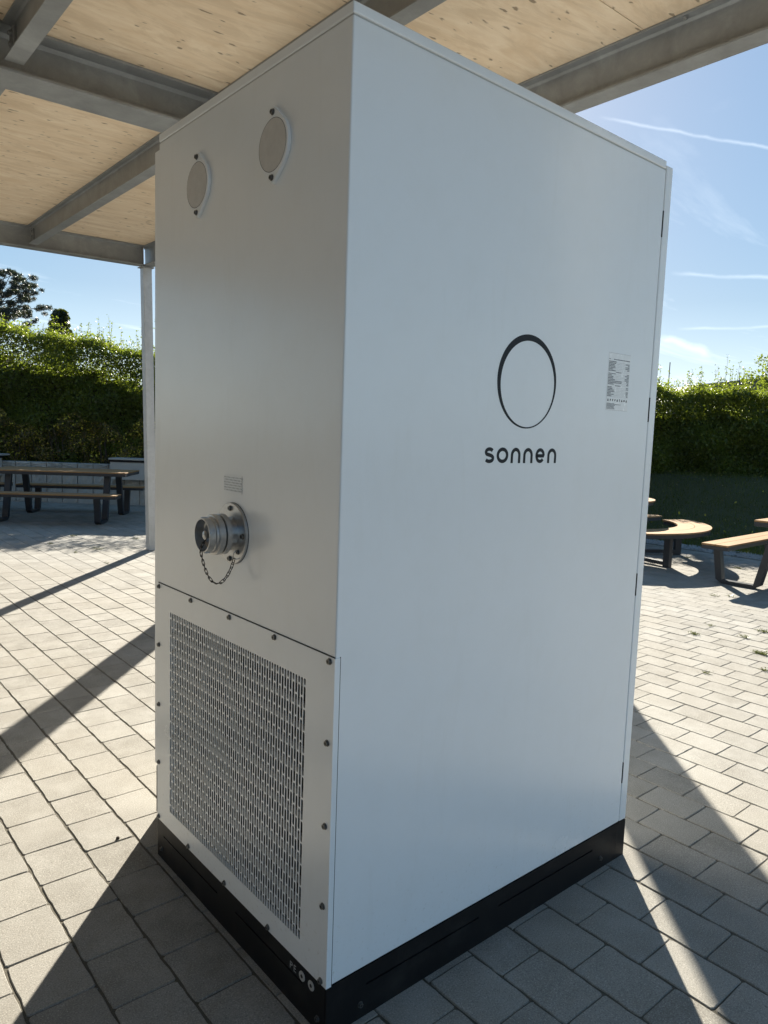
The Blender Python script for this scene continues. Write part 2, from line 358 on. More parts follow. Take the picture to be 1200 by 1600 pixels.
# camera frame on the ground: depth along F, lateral along RT
CX, CY = cam.location.x, cam.location.y
FW = Vector((0.6456, 0.7637)); RT = Vector((0.7637, -0.6456))
def loc(l, d): return (CX + RT.x*l + FW.x*d, CY + RT.y*l + FW.y*d)
Rc = cam.rotation_euler.to_matrix(); Rct = Rc.transposed()
def project(p):
    q = Rct @ (Vector(p) - cam.location)
    if q.z > -0.05: return None
    return 600 + F_PX*q.x/-q.z, 800 - F_PX*q.y/-q.z

# ------------------------------------------------------------------ ground
X_END = 8.95
bm = bmesh.new(); box(bm, -300, 300, -300, 300, -0.5, -0.12)
tag(obj('ground', bm, EARTH), 'flat earth reaching to the horizon', kind='structure')
pave = boxo('pavement', -12, X_END, -8, 14.6, -0.11, -0.0038, JOINT); tag(pave, 'paved terrace of grey concrete blocks laid in offset rows', kind='structure')

# pavers : rows run along Y, pitch PX, length PL, each row shifted by half
PX, PL = 0.1776, 0.2155
def paver_mesh(seed, nx=4, ny=7):
    r = random.Random(seed); g1, g2 = 0.0033, 0.0017
    hx, hy = PX/2-g1, PL/2-g2; pts = []
    def j(s): return r.uniform(-s, s)
    cr_ = 0.006
    sides = [((-hx, -hy), (hx, -hy), nx), ((hx, -hy), (hx, hy), ny), ((hx, hy), (-hx, hy), nx), ((-hx, hy), (-hx, -hy), ny)]
    for (a, b, n) in sides:
        dx, dy = b[0]-a[0], b[1]-a[1]; L = math.hypot(dx, dy); ux, uy = dx/L, dy/L
        rough_ = 0.0019 if abs(uy) > 0.5 else 0.0011
        for t in [cr_/L] + [(i+0.5*(r.random()+0.5))/(n) for i in range(1, n)] + [1-cr_/L]:
            s = j(rough_); pts.append((a[0]+dx*t - uy*s, a[1]+dy*t + ux*s))
    bm = bmesh.new(); dz = 0
    top = [bm.verts.new((p[0]*0.975, p[1]*0.98, 0.0)) for p in pts]
    mid = [bm.verts.new((p[0], p[1], -0.0028 + r.uniform(-0.0008, 0.0004))) for p in pts]
    bot = [bm.verts.new((p[0], p[1], -0.03)) for p in pts]
    bm.faces.new(top)
    for A, B in ((mid, top), (bot, mid)):
        for i in range(len(pts)):
            k = (i+1) % len(pts); bm.faces.new((A[i], A[k], B[k], B[i]))
    me = bpy.data.meshes.new('paver'); bm.to_mesh(me); bm.free(); me.materials.append(PAVER)
    return me
variants = [paver_mesh(i) for i in range(14)]
cells = []
nI0, nI1 = int((-12)/PX)-1, int(X_END/PX)+1
for i in range(nI0, nI1+1):
    xc = -0.198 + PX*(i+0.5)
    if xc - PX/2 < -12 or xc + PX/2 > X_END: continue
    y0 = 0.950 + (0.5*PL if i % 2 else 0.0)
    for kk in range(-42, 64):
        yc = y0 + PL*(kk+0.5)
        if yc - PL/2 < -8 or yc + PL/2 > 13.62+ (X_END-xc)*0: continue
        cells.append((xc, yc))
sil = []
def in_cab(u, v):
    # silhouette of the cabinet in the photograph, used only to rank which stones get their own object
    if not (248 < u < 1000): return False
    ylo = (1345 + (u-246)*1.02) if u < 500 else (1602 - (u-500)*0.567)
    return v < ylo and u < 1050 - (v-262)*0.077
near = []
for (xc, yc) in cells:
    p = project((xc, yc, 0)); near.append(-1e9)
    if p is None: continue
    if not (-70 < p[0] < 1270 and p[1] < 1670) or in_cab(*p): continue
    d = (xc-CX)**2 + (yc-CY)**2
    near[-1] = -d
order = sorted(range(len(cells)), key=lambda i: -near[i]); singles = set([i for i in order[:300] if near[i] > -1e8])
for i in order[:300]:
    if i not in singles: continue
    xc, yc = cells[i]
    o = link_mesh('paver', variants[rnd.randrange(14)], pave)
    o.location = (xc, yc, rnd.uniform(-0.0012, 0.0006)); o.rotation_euler = (rnd.uniform(-0.004, 0.004), rnd.uniform(-0.004, 0.004), rnd.uniform(-0.006, 0.006) + (math.pi if rnd.random() < .5 else 0))
rest = np.array([c for i, c in enumerate(cells) if i not in singles])
N = len(rest); hx, hy = PX/2-0.0026, PL/2-0.0016
jx = rng.uniform(-0.0009, 0.0009, (N, 4)); jy = rng.uniform(-0.0006, 0.0006, (N, 4)); sgn = np.array([(-1,-1),(1,-1),(1,1),(-1,1)])
ox = sgn[None,:,0]*hx + jx; oy = sgn[None,:,1]*hy + jy
zt = rng.uniform(-0.0005, 0.0003, (N, 1)) + rng.uniform(-0.00012, 0.00012, (N, 4))
outer_ = np.stack([rest[:,0:1]+ox, rest[:,1:2]+oy, zt-0.0006], -1); inner_ = np.stack([rest[:,0:1]+ox*0.985, rest[:,1:2]+oy*0.988, zt], -1)
low_ = outer_.copy(); low_[..., 2] = -0.012
allv = np.concatenate([inner_, outer_, low_], 1).reshape(-1, 3)
quads = [(0,1,2,3)] + [(4+i, 4+(i+1)%4, (i+1)%4, i) for i in range(4)] + [(8+i, 8+(i+1)%4, 4+(i+1)%4, 4+i) for i in range(4)]
fc = (np.array(quads)[None] + (np.arange(N)*12)[:,None,None]).reshape(-1, 4)
me = bpy.data.meshes.new('far_pavers'); me.vertices.add(len(allv)); me.vertices.foreach_set('co', allv.reshape(-1).astype(np.float32))
me.loops.add(fc.size); me.loops.foreach_set('vertex_index', fc.reshape(-1).astype(np.int32)); me.polygons.add(len(fc)); me.polygons.foreach_set('loop_start', np.arange(0, fc.size, 4, dtype=np.int32))
me.polygons.foreach_set('use_smooth', [False]*len(fc)); me.update(calc_edges=True); me.materials.append(PAVER)
tag(link_mesh('far_pavers', me, pave), kind='stuff')

# ------------------------------------------------------------------ the battery cabinet
D, Wd, H, P0 = 1.290, 1.000, 2.408, 0.138
SEAM = 2.383
cab = tag(empty('battery_cabinet'), 'tall white battery storage cabinet on a black plinth under the canopy', 'cabinet')
def yface(bm, y, x0, x1, z0, z1): return bm.faces.new([bm.verts.new(p) for p in ((x0,y,z0),(x1,y,z0),(x1,y,z1),(x0,y,z1))])
# body with an opening behind the grille
bm = bmesh.new()
gy0, gy1, gz0, gz1 = 0.100, 0.920, 0.185, 0.905
ys = [0, gy0, gy1, Wd]; zs = [P0, gz0, gz1, SEAM-0.003]
grid = {(i, j): bm.verts.new((0, ys[i], zs[j])) for i in range(4) for j in range(4)}
for i in range(3):
    for j in range(3):
        if (i, j) == (1, 1): continue
        bm.faces.new((grid[i,j], grid[i,j+1], grid[i+1,j+1], grid[i+1,j]))
inn = [bm.verts.new((0.075, y, z)) for (y, z) in ((gy0,gz0),(gy1,gz0),(gy1,gz1),(gy0,gz1))]
rim = [grid[1,1], grid[2,1], grid[2,2], grid[1,2]]
for i in range(4): bm.faces.new((rim[i], rim[(i+1)%4], inn[(i+1)%4], inn[i]))
bm.faces.new(inn)
back = {}
for (i, j) in ((0,0),(3,0),(3,3),(0,3)): back[i,j] = bm.verts.new((D, ys[i], zs[j]))
bm.faces.new([grid[0,0], grid[0,1], grid[0,2], grid[0,3], back[0,3], back[0,0]])
bm.faces.new([grid[3,0], back[3,0], back[3,3], grid[3,3], grid[3,2], grid[3,1]])
bm.faces.new([grid[0,3], grid[1,3], grid[2,3], grid[3,3], back[3,3], back[0,3]])
bm.faces.new([grid[0,0], back[0,0], back[3,0], grid[3,0], grid[2,0], grid[1,0]])
bm.faces.new([back[0,0], back[0,3], back[3,3], back[3,0]])
body = obj('body', bm, WHITE, cab, bevel=0.004, seg=3)
bm = bmesh.new(); box(bm, -0.0005, D+0.0005, -0.0005, Wd+0.0005, SEAM, H)
top = obj('roof_cap', bm, WHITE, cab, bevel=0.0035, seg=3)
bm = bmesh.new(); box(bm, 0.003, D-0.003, 0.003, Wd-0.003, SEAM-0.003, SEAM)
obj('cap_gasket', bm, LGREY, cab)
# doors
dr = boxo('door', D+0.004, D+0.044, 0.000, Wd, 0.1365, 2.396, WHITE, cab, bevel=0.004, seg=3)
boxo('door_gasket', D, D+0.004, 0.012, Wd-0.01, 0.15, 2.37, DARK, dr)
for z0, z1 in ((2.169, 2.252), (1.564, 1.645), (0.965, 1.043), (0.283, 0.359)):
    bm = bmesh.new(); box(bm, D-0.0005, D+0.0045, -0.0006, 0.02, z0, z1); cyl(bm, (D+0.0020, 0.0012, z0), (0,0,1), 0.0024, z1-z0, 12); obj('hinge', bm, DARK, dr)
dl = boxo('door', 0.004, D-0.02, Wd+0.004, Wd+0.044, 0.32, 2.366, WHITE, cab, bevel=0.004, seg=3)
boxo('door_gasket', 0.012, D-0.03, Wd, Wd+0.004, 0.15, 2.36, DARK, dl)
for z0, z1 in ((0.385, 0.47),):
    bm = bmesh.new(); box(bm, -0.0015, 0.012, Wd-0.0005, Wd+0.0045, z0, z1); obj('hinge', bm, DARK, dl)
bm = bmesh.new(); box(bm, 0.006, D-0.02, Wd, Wd+0.036, 0.142, 0.312)
obj('lower_door_panel', bm, BLACK, cab, bevel=0.003)
# unseen box added on the far side to widen the cabinet's shadow
bm = bmesh.new(); box(bm, 0.13, 0.95, Wd+0.0445, Wd+0.285, 0.0, 2.30)
caster = obj('shadow_caster', bm, WHITE, cab, bevel=0.006)
for k in range(10):
    boxo('caster_rib', 0.2, 0.88, Wd+0.285, Wd+0.30, 1.2+k*0.09, 1.25+k*0.09, WHITE, caster, bevel=0.002)

# lower grille panel --------------------------------------------------------
GX = -0.0030
py0, py1, pz0, pz1 = -0.0018, 1.004, 0.1365, 0.9705
sy0, sy1, sz0, sz1 = 0.1135, 0.9045, 0.1975, 0.8915
bm = bmesh.new()
def sheet(bm, y0, y1, z0, z1, x=GX):
    return bm.faces.new([bm.verts.new((x, y, z)) for (y, z) in ((y0,z0),(y0,z1),(y1,z1),(y1,z0))])
def perforate(bm, y0, y1, z0, z1, py_, pz_, sw, sh, x, depth, na=4):
    ncol = max(1, round((y1-y0)/py_)); py_ = (y1-y0)/ncol
    for c in range(ncol):
        ya, yb = y0+c*py_, y0+(c+1)*py_; ym = (ya+yb)/2
        off = 0 if c % 2 else pz_/2; zc = z0 - off
        while zc < z1 - 1e-6:
            a, b = max(zc, z0), min(zc+pz_, z1); zc += pz_
            lo = a + ((pz_-sh)/2); hi = b - ((pz_-sh)/2)
            if b-a < pz_*0.75 and sh < pz_*0.6: sheet(bm, ya, yb, a, b, x); continue
            r = sw/2
            if hi-lo < sw*1.15:
                sheet(bm, ya, yb, a, b, x); continue
            loop = []
            for i in range(na+1): t = math.pi*(i/na); loop.append((ym + r*math.cos(t), hi-r + r*math.sin(t)))
            for i in range(na+1): t = math.pi*(1+i/na); loop.append((ym + r*math.cos(t), lo+r + r*math.sin(t)))
            n = len(loop); V = [bm.verts.new((x, *p)) for p in loop]; Vb = [bm.verts.new((x+depth, *p)) for p in loop]
            TR, TL, BL, BR = [bm.verts.new((x, *p)) for p in ((yb, b), (ya, b), (ya, a), (yb, a))]
            h = na//2
            for i in range(h): bm.faces.new((TR, V[i], V[i+1]))
            bm.faces.new((TR, V[h], TL))
            for i in range(h, na): bm.faces.new((TL, V[i], V[i+1]))
            bm.faces.new((TL, V[na], V[na+1], BL))
            for i in range(na+1, na+1+h): bm.faces.new((BL, V[i], V[i+1]))
            bm.faces.new((BL, V[na+1+h], BR))
            for i in range(na+1+h, n-1): bm.faces.new((BR, V[i], V[i+1]))
            bm.faces.new((BR, V[n-1], V[0], TR))
            for i in range(n): bm.faces.new((V[i], V[(i+1)%n], Vb[(i+1)%n], Vb[i]))
perforate(bm, sy0, sy1, sz0, sz1, 0.0126, 0.0585, 0.0086, 0.0552, GX, 0.0010)
for a in ((py0, py1, pz0, sz0), (py0, py1, sz1, pz1), (py0, sy0, sz0, sz1), (sy1, py1, sz0, sz1)): sheet(bm, *a)
# folded edges and the return flange on the right side
def q4(*p): bm.faces.new([bm.verts.new(v) for v in p])
q4((GX,py0,pz1),(GX,py1,pz1),(0.0005,py1,pz1),(0.0005,py0,pz1)); q4((GX,py0,pz0),(0.0005,py0,pz0),(0.0005,py1,pz0),(GX,py1,pz0))
q4((GX,py1,pz0),(0.001,py1,pz0),(0.001,py1,pz1),(GX,py1,pz1))
q4((GX,py0,pz0),(GX,py0,pz1),(0.0125,py0,pz1),(0.0125,py0,pz0)); q4((0.0125,py0,pz0),(0.0125,py0,pz1),(0.0125,0.0005,pz1),(0.0125,0.0005,pz0)); q4((GX,py0,pz1),(0.0125,py0,pz1),(0.0125,0.0005,pz1),(GX,0.0005,pz1))
me = bpy.data.meshes.new('grille_panel'); bm.to_mesh(me); bm.free(); me.materials.append(WHITE)
panel = link_mesh('grille_panel', me, cab)
# thin dark strips in place of the shaded gap round the panel
bm = bmesh.new(); box(bm, -0.0016, -0.0002, 0.001, 1.0, pz1, pz1+0.0028); obj('shadow_gap_gasket', bm, DARK, panel)
bm = bmesh.new(); box(bm, 0.0125, 0.0150, -0.0008, -0.0001, pz0, pz1+0.002); obj('shadow_gap_gasket', bm, DARK, panel)
# filter behind
bm = bmesh.new(); n = 160
for i in range(n):   # pleated fleece
    z0 = gz0 + (gz1-gz0)*i/n; z1 = gz0 + (gz1-gz0)*(i+1)/n
    xa, xb = (0.020, 0.026) if i % 2 else (0.026, 0.020)
    bm.faces.new([bm.verts.new(p) for p in ((xa, gy0+.002, z0), (xa, gy1-.002, z0), (xb, gy1-.002, z1), (xb, gy0+.002, z1))])
obj('filter', bm, FILTER, panel)
bm = bmesh.new()
for k in range(12):
    z = gz0 + 0.03 + k*0.0585; box(bm, 0.010, 0.0185, gy0+.002, gy1-.002, z, z+0.017)
obj('filter_rib', bm, FILTER2, panel)
# screws
def screw_mesh(r=0.0062, h=0.005):
    bm = bmesh.new()
    cyl(bm, (0,0,0), (-1,0,0), r*1.35, 0.0012, 20)
    cyl(bm, (-0.0012,0,0), (-1,0,0), r, h, 20)
    lathe(bm, [(0, 0), (0, r*0.55)], (-0.0012-h-0.0002, 0, 0), (-1,0,0), 6)
    me = bpy.data.meshes.new('screw'); bmesh.ops.recalc_face_normals(bm, faces=bm.faces[:]); bm.to_mesh(me)
    me.materials.append(SCREW); me.materials.append(DARK); me.polygons.foreach_set('material_index', [1 if i >= len(me.polygons)-6 else 0 for i in range(len(me.polygons))]); bm.free(); return me
SM = screw_mesh()
def screw(parent, p, rz=0, s=1.0, name='screw'):
    o = link_mesh(name, SM, parent); o.location = p; o.rotation_euler = (rnd.uniform(0, 6), 0, 0) if rz == 0 else (0, 0, rz); o.scale = (s, s, s); return o
for y in (0.990, 0.750, 0.504, 0.262, 0.019): screw(panel, (GX, y, 0.9595))
for z in (0.759, 0.550, 0.344): screw(panel, (GX, 0.990, z)); screw(panel, (GX, 0.020, z))
for y in (0.990, 0.759, 0.516, 0.269, 0.021): screw(panel, (GX, y, 0.1475 if y > .95 else 0.1465))

# plinth --------------------------------------------------------------------
def slotted(bm, L, ax, slots, face):  # plinth skirt wall with thin horizontal slots, built of butted boxes
    z0, z1 = 0.084, 0.0895
    cuts = [0] + [v for s in slots for v in s] + [L]
    def seg(a, b, za, zb):
        if ax == 'x': box(bm, a, b, face[0], face[1], za, zb)
        else: box(bm, face[0], face[1], a, b, za, zb)
    seg(0, L, 0.0, z0); seg(0, L, z1, P0-0.0025)
    for i in range(0, len(cuts), 2): seg(cuts[i], cuts[i+1], z0, z1)
pl = bmesh.new()
slotted(pl, D+0.035, 'x', [(0.127, 0.551), (0.640, 1.130)], (-0.001, 0.004))
pl1 = obj('plinth', pl, BLACK, cab)
pl = bmesh.new(); slotted(pl, Wd-0.001, 'y', [(0.10, 0.447), (0.56, 0.95)], (-0.0012, 0.0035)); pl_left = obj('plinth_side', pl, BLACK, cab); pl_left.location = (0, 0.0045, 0)
bm = bmesh.new(); box(bm, 0.03, D+0.034, 0.03, Wd, 0.001, P0-0.003); obj('plinth_core', bm, DARK, cab)
bm = bmesh.new(); box(bm, D+0.0352, D+0.042, -0.001, Wd, 0.0, P0-0.0025); obj('plinth_corner', bm, BLACK, cab)
bm = bmesh.new(); box(bm, D-0.012, D-0.0095, -0.0016, -0.0011, 0.002, P0-0.004); obj('plinth_seam', bm, DARK, cab)
for x in (0.108, 1.182): screw(pl1, (x, -0.001, 0.0395), R(90), 1.0)
for y in (0.032, 0.97): screw(pl_left, (-0.0012, y-0.0045, 0.036))
# earth studs and the letters PE
for y in (0.1035, 0.0625):
    bm = bmesh.new(); lathe(bm, [(0, 0.0130), (0.0015, 0.0128), (0.0018, 0.0052), (0.0008, 0.005), (0.0005, 0.0)], (-0.0012, y, 0.1055), (-1,0,0), 28); es = obj('earth_stud', bm, LGREY, cab, autos=30); bm = bmesh.new(); lathe(bm, [(0, 0.0052), (0.0022, 0.0052), (0.0022, 0)], (-0.0012, y, 0.1055), (-1,0,0), 6); obj('stud_socket', bm, DARK, es)

def strokes(name, paths, wdt, mat, parent, to3d, thick=0.0003, closed=False):
    """flat lettering: each path is swept with constant width in the letter plane"""
    bm = bmesh.new()
    for pth in paths:
        pts = [Vector(p) for p in pth]; n = len(pts); L = []; Rr = []
        cl_ = (pts[0]-pts[-1]).length < 1e-7
        if cl_: pts = pts[:-1]; n -= 1
        for i in range(n):
            if cl_: t = (pts[(i+1)%n]-pts[i-1]).normalized()
            else: t = (pts[min(i+1,n-1)]-pts[max(i-1,0)]).normalized()
            nn = Vector((-t.y, t.x))*wdt/2; L.append(pts[i]+nn); Rr.append(pts[i]-nn)
        top_ = [(bm.verts.new(to3d(a.x, a.y, thick)), bm.verts.new(to3d(b.x, b.y, thick))) for a, b in zip(L, Rr)]
        bot_ = [(bm.verts.new(to3d(a.x, a.y, 0)), bm.verts.new(to3d(b.x, b.y, 0))) for a, b in zip(L, Rr)]
        for i in range(n if cl_ else n-1):
            j = (i+1) % n
            bm.faces.new((top_[i][0], top_[j][0], top_[j][1], top_[i][1])); bm.faces.new((top_[i][0], bot_[i][0], bot_[j][0], top_[j][0])); bm.faces.new((top_[i][1], top_[j][1], bot_[j][1], bot_[i][1]))
    return obj(name, bm, mat, parent)
def arc(cx, cy, rx, ry, a0, a1, n=14): return [(cx + rx*math.cos(R(a0+(a1-a0)*i/n)), cy + ry*math.sin(R(a0+(a1-a0)*i/n))) for i in range(n+1)]
def left_plane(y0, z0, s): return lambda u, v, h: (-0.0012-h, y0-u*s, z0+v*s)
pe = left_plane(0.160, 0.0955, 0.019)
strokes('letter', [[(0.06,0),(0.06,1)], [(0.1,0.93),(0.36,0.93)] + arc(0.36,0.73,0.20,0.20,90,-90,8)[1:] + [(0.1,0.53)]], 0.13, LGREY, cab, pe)
strokes('letter', [[(1.01,0),(1.01,1)], [(1.05,0.93),(1.5,0.93)], [(1.05,0.07),(1.5,0.07)], [(1.05,0.51),(1.42,0.51)]], 0.13, LGREY, cab, pe)

# round covers --------------------------------------------------------------
def cover(yc, zc):
    t = 0.010; r = 0.0705; pts = []
    # circle with two pointed ears (top and bottom)
    e_r, e_c = 0.0125, 0.0785
    a_t = math.acos((r-e_r)/e_c)          # tangent angle measured from the ear axis
    for i in range(9):                      # top ear
        a = math.pi/2 + a_t - 2*a_t*(1-i/8); pts.append((e_r*math.cos(a), e_c + e_r*math.sin(a)))
    for i in range(15):
        a0, a1 = math.pi/2 + a_t, 3*math.pi/2 - a_t; a = a0 + (a1-a0)*i/14; pts.append((r*math.cos(a), r*math.sin(a)))
    for i in range(9):
        a = 3*math.pi/2 - a_t + 2*a_t*i/8; pts.append((e_r*math.cos(a), -e_c + e_r*math.sin(a)))
    for i in range(15):
        a0, a1 = -math.pi/2 + a_t, math.pi/2 - a_t; a = a0 + (a1-a0)*i/14; pts.append((r*math.cos(a), r*math.sin(a)))
    M = Matrix(((0,0,-1,-0.0003),(-1,0,0,yc),(0,1,0,zc),(0,0,0,1)))
    bm = bmesh.new(); prism(bm, pts, 0.0, t, M)
    c = obj('cover', bm, WHITE, cab, bevel=0.0012, seg=2)
    bm = bmesh.new(); lathe(bm, [(0, 0.0), (0, 0.0615)], (-t-0.0009, yc, zc), (-1,0,0), 48); lathe(bm, [(0, 0.0615), (-0.001, 0.0625)], (-t-0.0009, yc, zc), (-1,0,0), 48)
    obj('disc', bm, DISC, c)
    bm = bmesh.new(); lathe(bm, [(0, 0.0620), (0, 0.0632)], (-t-0.0006, yc, zc), (-1,0,0), 48); obj('groove', bm, DARK, c)
    for s in (1, -1): screw(c, (-t-0.0003, yc, zc+s*0.077), 0, 0.95)
cover(0.714, 2.188); cover(0.3025, 2.190)
# small vent ----------------------------------------------------------------
bm = bmesh.new(); perforate(bm, 0.4465, 0.5485, 1.3155, 1.3655, 0.0038, 0.0145, 0.0036, 0.0062, -0.0012, 0.0008, 2)
me = bpy.data.meshes.new('vent'); bm.to_mesh(me); bm.free(); me.materials.append(WHITE); vent = link_mesh('vent', me, cab)
bm = bmesh.new(); bm.faces.new([bm.verts.new(p) for p in ((-0.0004, 0.447, 1.316), (-0.0004, 0.447, 1.365), (-0.0004, 0.548, 1.365), (-0.0004, 0.548, 1.316))]); obj('backing', bm, DARK, vent)

# hose coupling ---------------------------------------------------------------
YC, ZC = 0.493, 1.203; A = (-1, 0, 0)
cp = bpy.data.objects.new('hose_coupling', None)
bm = bmesh.new(); lathe(bm, [(0.0005, 0), (0.0005, 0.086), (0.0085, 0.086), (0.0100, 0.0845), (0.0100, 0.046)], (0, YC, ZC), A, 64)
fl = obj('coupling_flange', bm, ALU, cab, autos=30)
bm = bmesh.new(); lathe(bm, [(0.0, 0.0868), (0.0012, 0.0868), (0.0012, 0.080)], (0, YC, ZC), A, 64); obj('shadow_gap_gasket', bm, DARK, fl)
for a in (0, 90, 180, 270): screw(fl, (-0.0100, YC+0.071*math.sin(R(a)), ZC+0.071*math.cos(R(a))), 0, 1.0)
bm = bmesh.new(); lathe(bm, [(0.010, 0.046), (0.030, 0.046), (0.0305, 0.0540), (0.032, 0.0570), (0.0460, 0.0570), (0.0470, 0.0550), (0.0470, 0.03)], (0, YC, ZC), A, 64)
for a in (20, 110, 200, 290): box(bm, -0.028, -0.014, YC+0.044*math.cos(R(a))-0.004, YC+0.044*math.cos(R(a))+0.004, ZC+0.044*math.sin(R(a))-0.004, ZC+0.044*math.sin(R(a))+0.006)
obj('coupling_neck', bm, ALU, cab, autos=30)
bm = bmesh.new(); lathe(bm, [(0.0470, 0.0520), (0.0500, 0.0520)], (0, YC, ZC), A, 64); obj('seal_ring', bm, DARK, cab)
bm = bmesh.new(); lathe(bm, [(0.0500, 0.03), (0.0500, 0.0550), (0.052, 0.0565), (0.066, 0.0565), (0.0685, 0.0545), (0.0690, 0.0505), (0.0755, 0.0500), (0.0770, 0.0472), (0.0945, 0.0468), (0.0955, 0.0460), (0.0955, 0.0440), (0.0700, 0.0425), (0.0680, 0.040), (0.0680, 0.0)], (0, YC, ZC), A, 64)
capo = obj('coupling_cap', bm, ALU, cab, autos=28)
for a in (75, 165, 255, 345):
    bm = bmesh.new(); Mx = Matrix.Translation((0, YC, ZC)) @ Matrix.Rotation(R(a), 4, 'X')
    box(bm, -0.0935, -0.0772, -0.0035, 0.0035, 0.0462, 0.0500, Mx); obj('lug', bm, ALU, capo, bevel=0.001)
bm = bmesh.new(); lathe(bm, [(0.0680, 0.012), (0.0720, 0.012), (0.0740, 0.0085), (0.0800, 0.0085), (0.0830, 0.0120), (0.0880, 0.0125), (0.0910, 0.008), (0.0920, 0.0)], (0, YC, ZC), A, 32); obj('knob', bm, ALU, capo, autos=40)
# chain : catenary of interlocking links
Apt, Bpt = Vector((-0.0975, YC+0.004, 1.1655)), Vector((-0.021, 0.446, 1.146))
pts = []
M_ = 60
for i in range(M_+1):
    t = i/M_; p = Apt.lerp(Bpt, t); sag = 0.086
    p.z -= sag*(1-(2*t-1)**2)**0.8 ; p.x -= 0.004*math.sin(math.pi*t); pts.append(p)
pts = [Vector((-0.082, YC+0.001, ZC-0.010)), Vector((-0.090, YC+0.003, 1.180))] + pts
def along(pts, step):
    out_ = [pts[0].copy()]; acc = 0
    for a, b in zip(pts, pts[1:]):
        L = (b-a).length; d = 0
        while acc + (L-d) >= step:
            d += step-acc; acc = 0; out_.append(a.lerp(b, d/L))
        acc += L-d
    return out_
cpnts = along(pts, 0.0128)
def link_loop(c, t, twist):
    t = t.normalized(); side = t.cross(Vector((0.93, 0.1, 0.1))).normalized()
    if side.length < .5: side = t.cross(Vector((0,0,1))).normalized()
    side = Matrix.Rotation(R(90 if twist else 25), 4, t) @ side
    hl, hw = 0.0060, 0.0034; P = []
    for i in range(6): a = math.pi*(i/5) - math.pi/2; P.append(c + t*(hl + hw*math.cos(a)) + side*hw*math.sin(a))
    for i in range(6): a = math.pi*(i/5) + math.pi/2; P.append(c + t*(-hl + hw*math.cos(a)) + side*hw*math.sin(a))
    return P
ch = None
for i in range(len(cpnts)-1):
    c = (cpnts[i]+cpnts[i+1])/2; bm = bmesh.new(); tube(bm, link_loop(c, cpnts[i+1]-cpnts[i], i % 2), 0.00115, 6, closed=True)
    if ch is None: ch = obj('chain', bm, CHAIN, capo, smooth=True)
    else: obj('chain_link', bm, CHAIN, capo, smooth=True)
bm = bmesh.new(); tube(bm, [(-0.0155 + 0.010*math.cos(a), 0.4455+0.003*math.sin(a*2), 1.1505+0.0125*math.sin(a)) for a in [2*math.pi*i/24 for i in range(24)]], 0.0013, 8, closed=True)
obj('chain_ring', bm, ALU, fl, smooth=True)
screw(fl, (-0.0100, 0.447, 1.156), 0, 0.8)

# logo, wordmark, rating label on the right-hand side -----------------------
def rp(u, v, h): return (u, -0.00015-h, v)
bm = bmesh.new(); n = 96
o_ = [(0.6445+0.1288*math.cos(2*math.pi*i/n), 1.6525+0.1298*math.sin(2*math.pi*i/n)) for i in range(n)]
i_ = [(0.6470+0.1172*math.cos(2*math.pi*i/n), 1.6460+0.1192*math.sin(2*math.pi*i/n)) for i in range(n)]
vo_, vi_ = [bm.verts.new(rp(*p, 0.0003)) for p in o_], [bm.verts.new(rp(*p, 0.0003)) for p in i_]
wo_, wi_ = [bm.verts.new(rp(*p, 0)) for p in o_], [bm.verts.new(rp(*p, 0)) for p in i_]
for i in range(n):
    j = (i+1) % n; bm.faces.new((vo_[i], vo_[j], vi_[j], vi_[i])); bm.faces.new((vo_[i], vo_[j], wo_[j], wo_[i])); bm.faces.new((vi_[i], vi_[j], wi_[j], wi_[i]))
obj('logo_ring', bm, INK, cab)
hb, ht, sw = 1.4255, 1.4685, 0.0098; h2 = sw/2; mz = (hb+ht)/2; rz_ = (ht-hb)/2 - h2
def letter_n(x0, x1):
    r = (x1-x0)/2 - h2; xm = (x0+x1)/2
    return [[(x0+h2, hb), (x0+h2, ht-h2-r)] + arc(xm, ht-h2-r*1.02, r, r*1.02, 180, 0, 14) + [(x1-h2, hb)]]
def letter_o(x0, x1): r = (x1-x0)/2 - h2; p = arc((x0+x1)/2, mz, r, rz_, 0, 360, 32); return [p]
def letter_e(x0, x1):
    r = (x1-x0)/2 - h2; xm = (x0+x1)/2
    return [[(x0+h2, mz-0.0006), (x1-h2, mz-0.0006)] + arc(xm, mz, r, rz_, 6, 322, 28)]
def letter_s(x0, x1):
    xm = (x0+x1)/2; rx = (x1-x0)/2-h2; ry = rz_/2
    return [arc(xm, ht-h2-ry, rx*0.92, ry, 28, 235, 14)[:-1] + arc(xm, hb+h2+ry, rx, ry, 62, -152, 16)]
for f, a, b in ((letter_s, .479, .519), (letter_o, .5285, .577), (letter_n, .588, .6295), (letter_n, .642, .684), (letter_e, .6965, .739), (letter_n, .752, .794)):
    strokes('letter', f(a, b), sw, INK, cab, rp)
lab = None
bm = bmesh.new(); box(bm, 1.034, 1.157, -0.0005, -0.0002, 1.593, 1.772); lab = obj('rating_label', bm, STICK, cab)
bm = bmesh.new(); rr = random.Random(3)
def bar(x0, x1, z, h): box(bm, x0, x1, -0.00075, -0.0005, z-h/2, z+h/2)
def words(x0, x1, z, h):
    x = x0
    while x < x1: w_ = rr.uniform(0.0016, 0.006); bar(x, min(x+w_, x1), z, h*rr.uniform(0.8, 1.1)); x += w_+0.0011
z = 1.752
words(1.062, 1.153, z, 0.0026); words(1.036, 1.045, z, 0.0022)
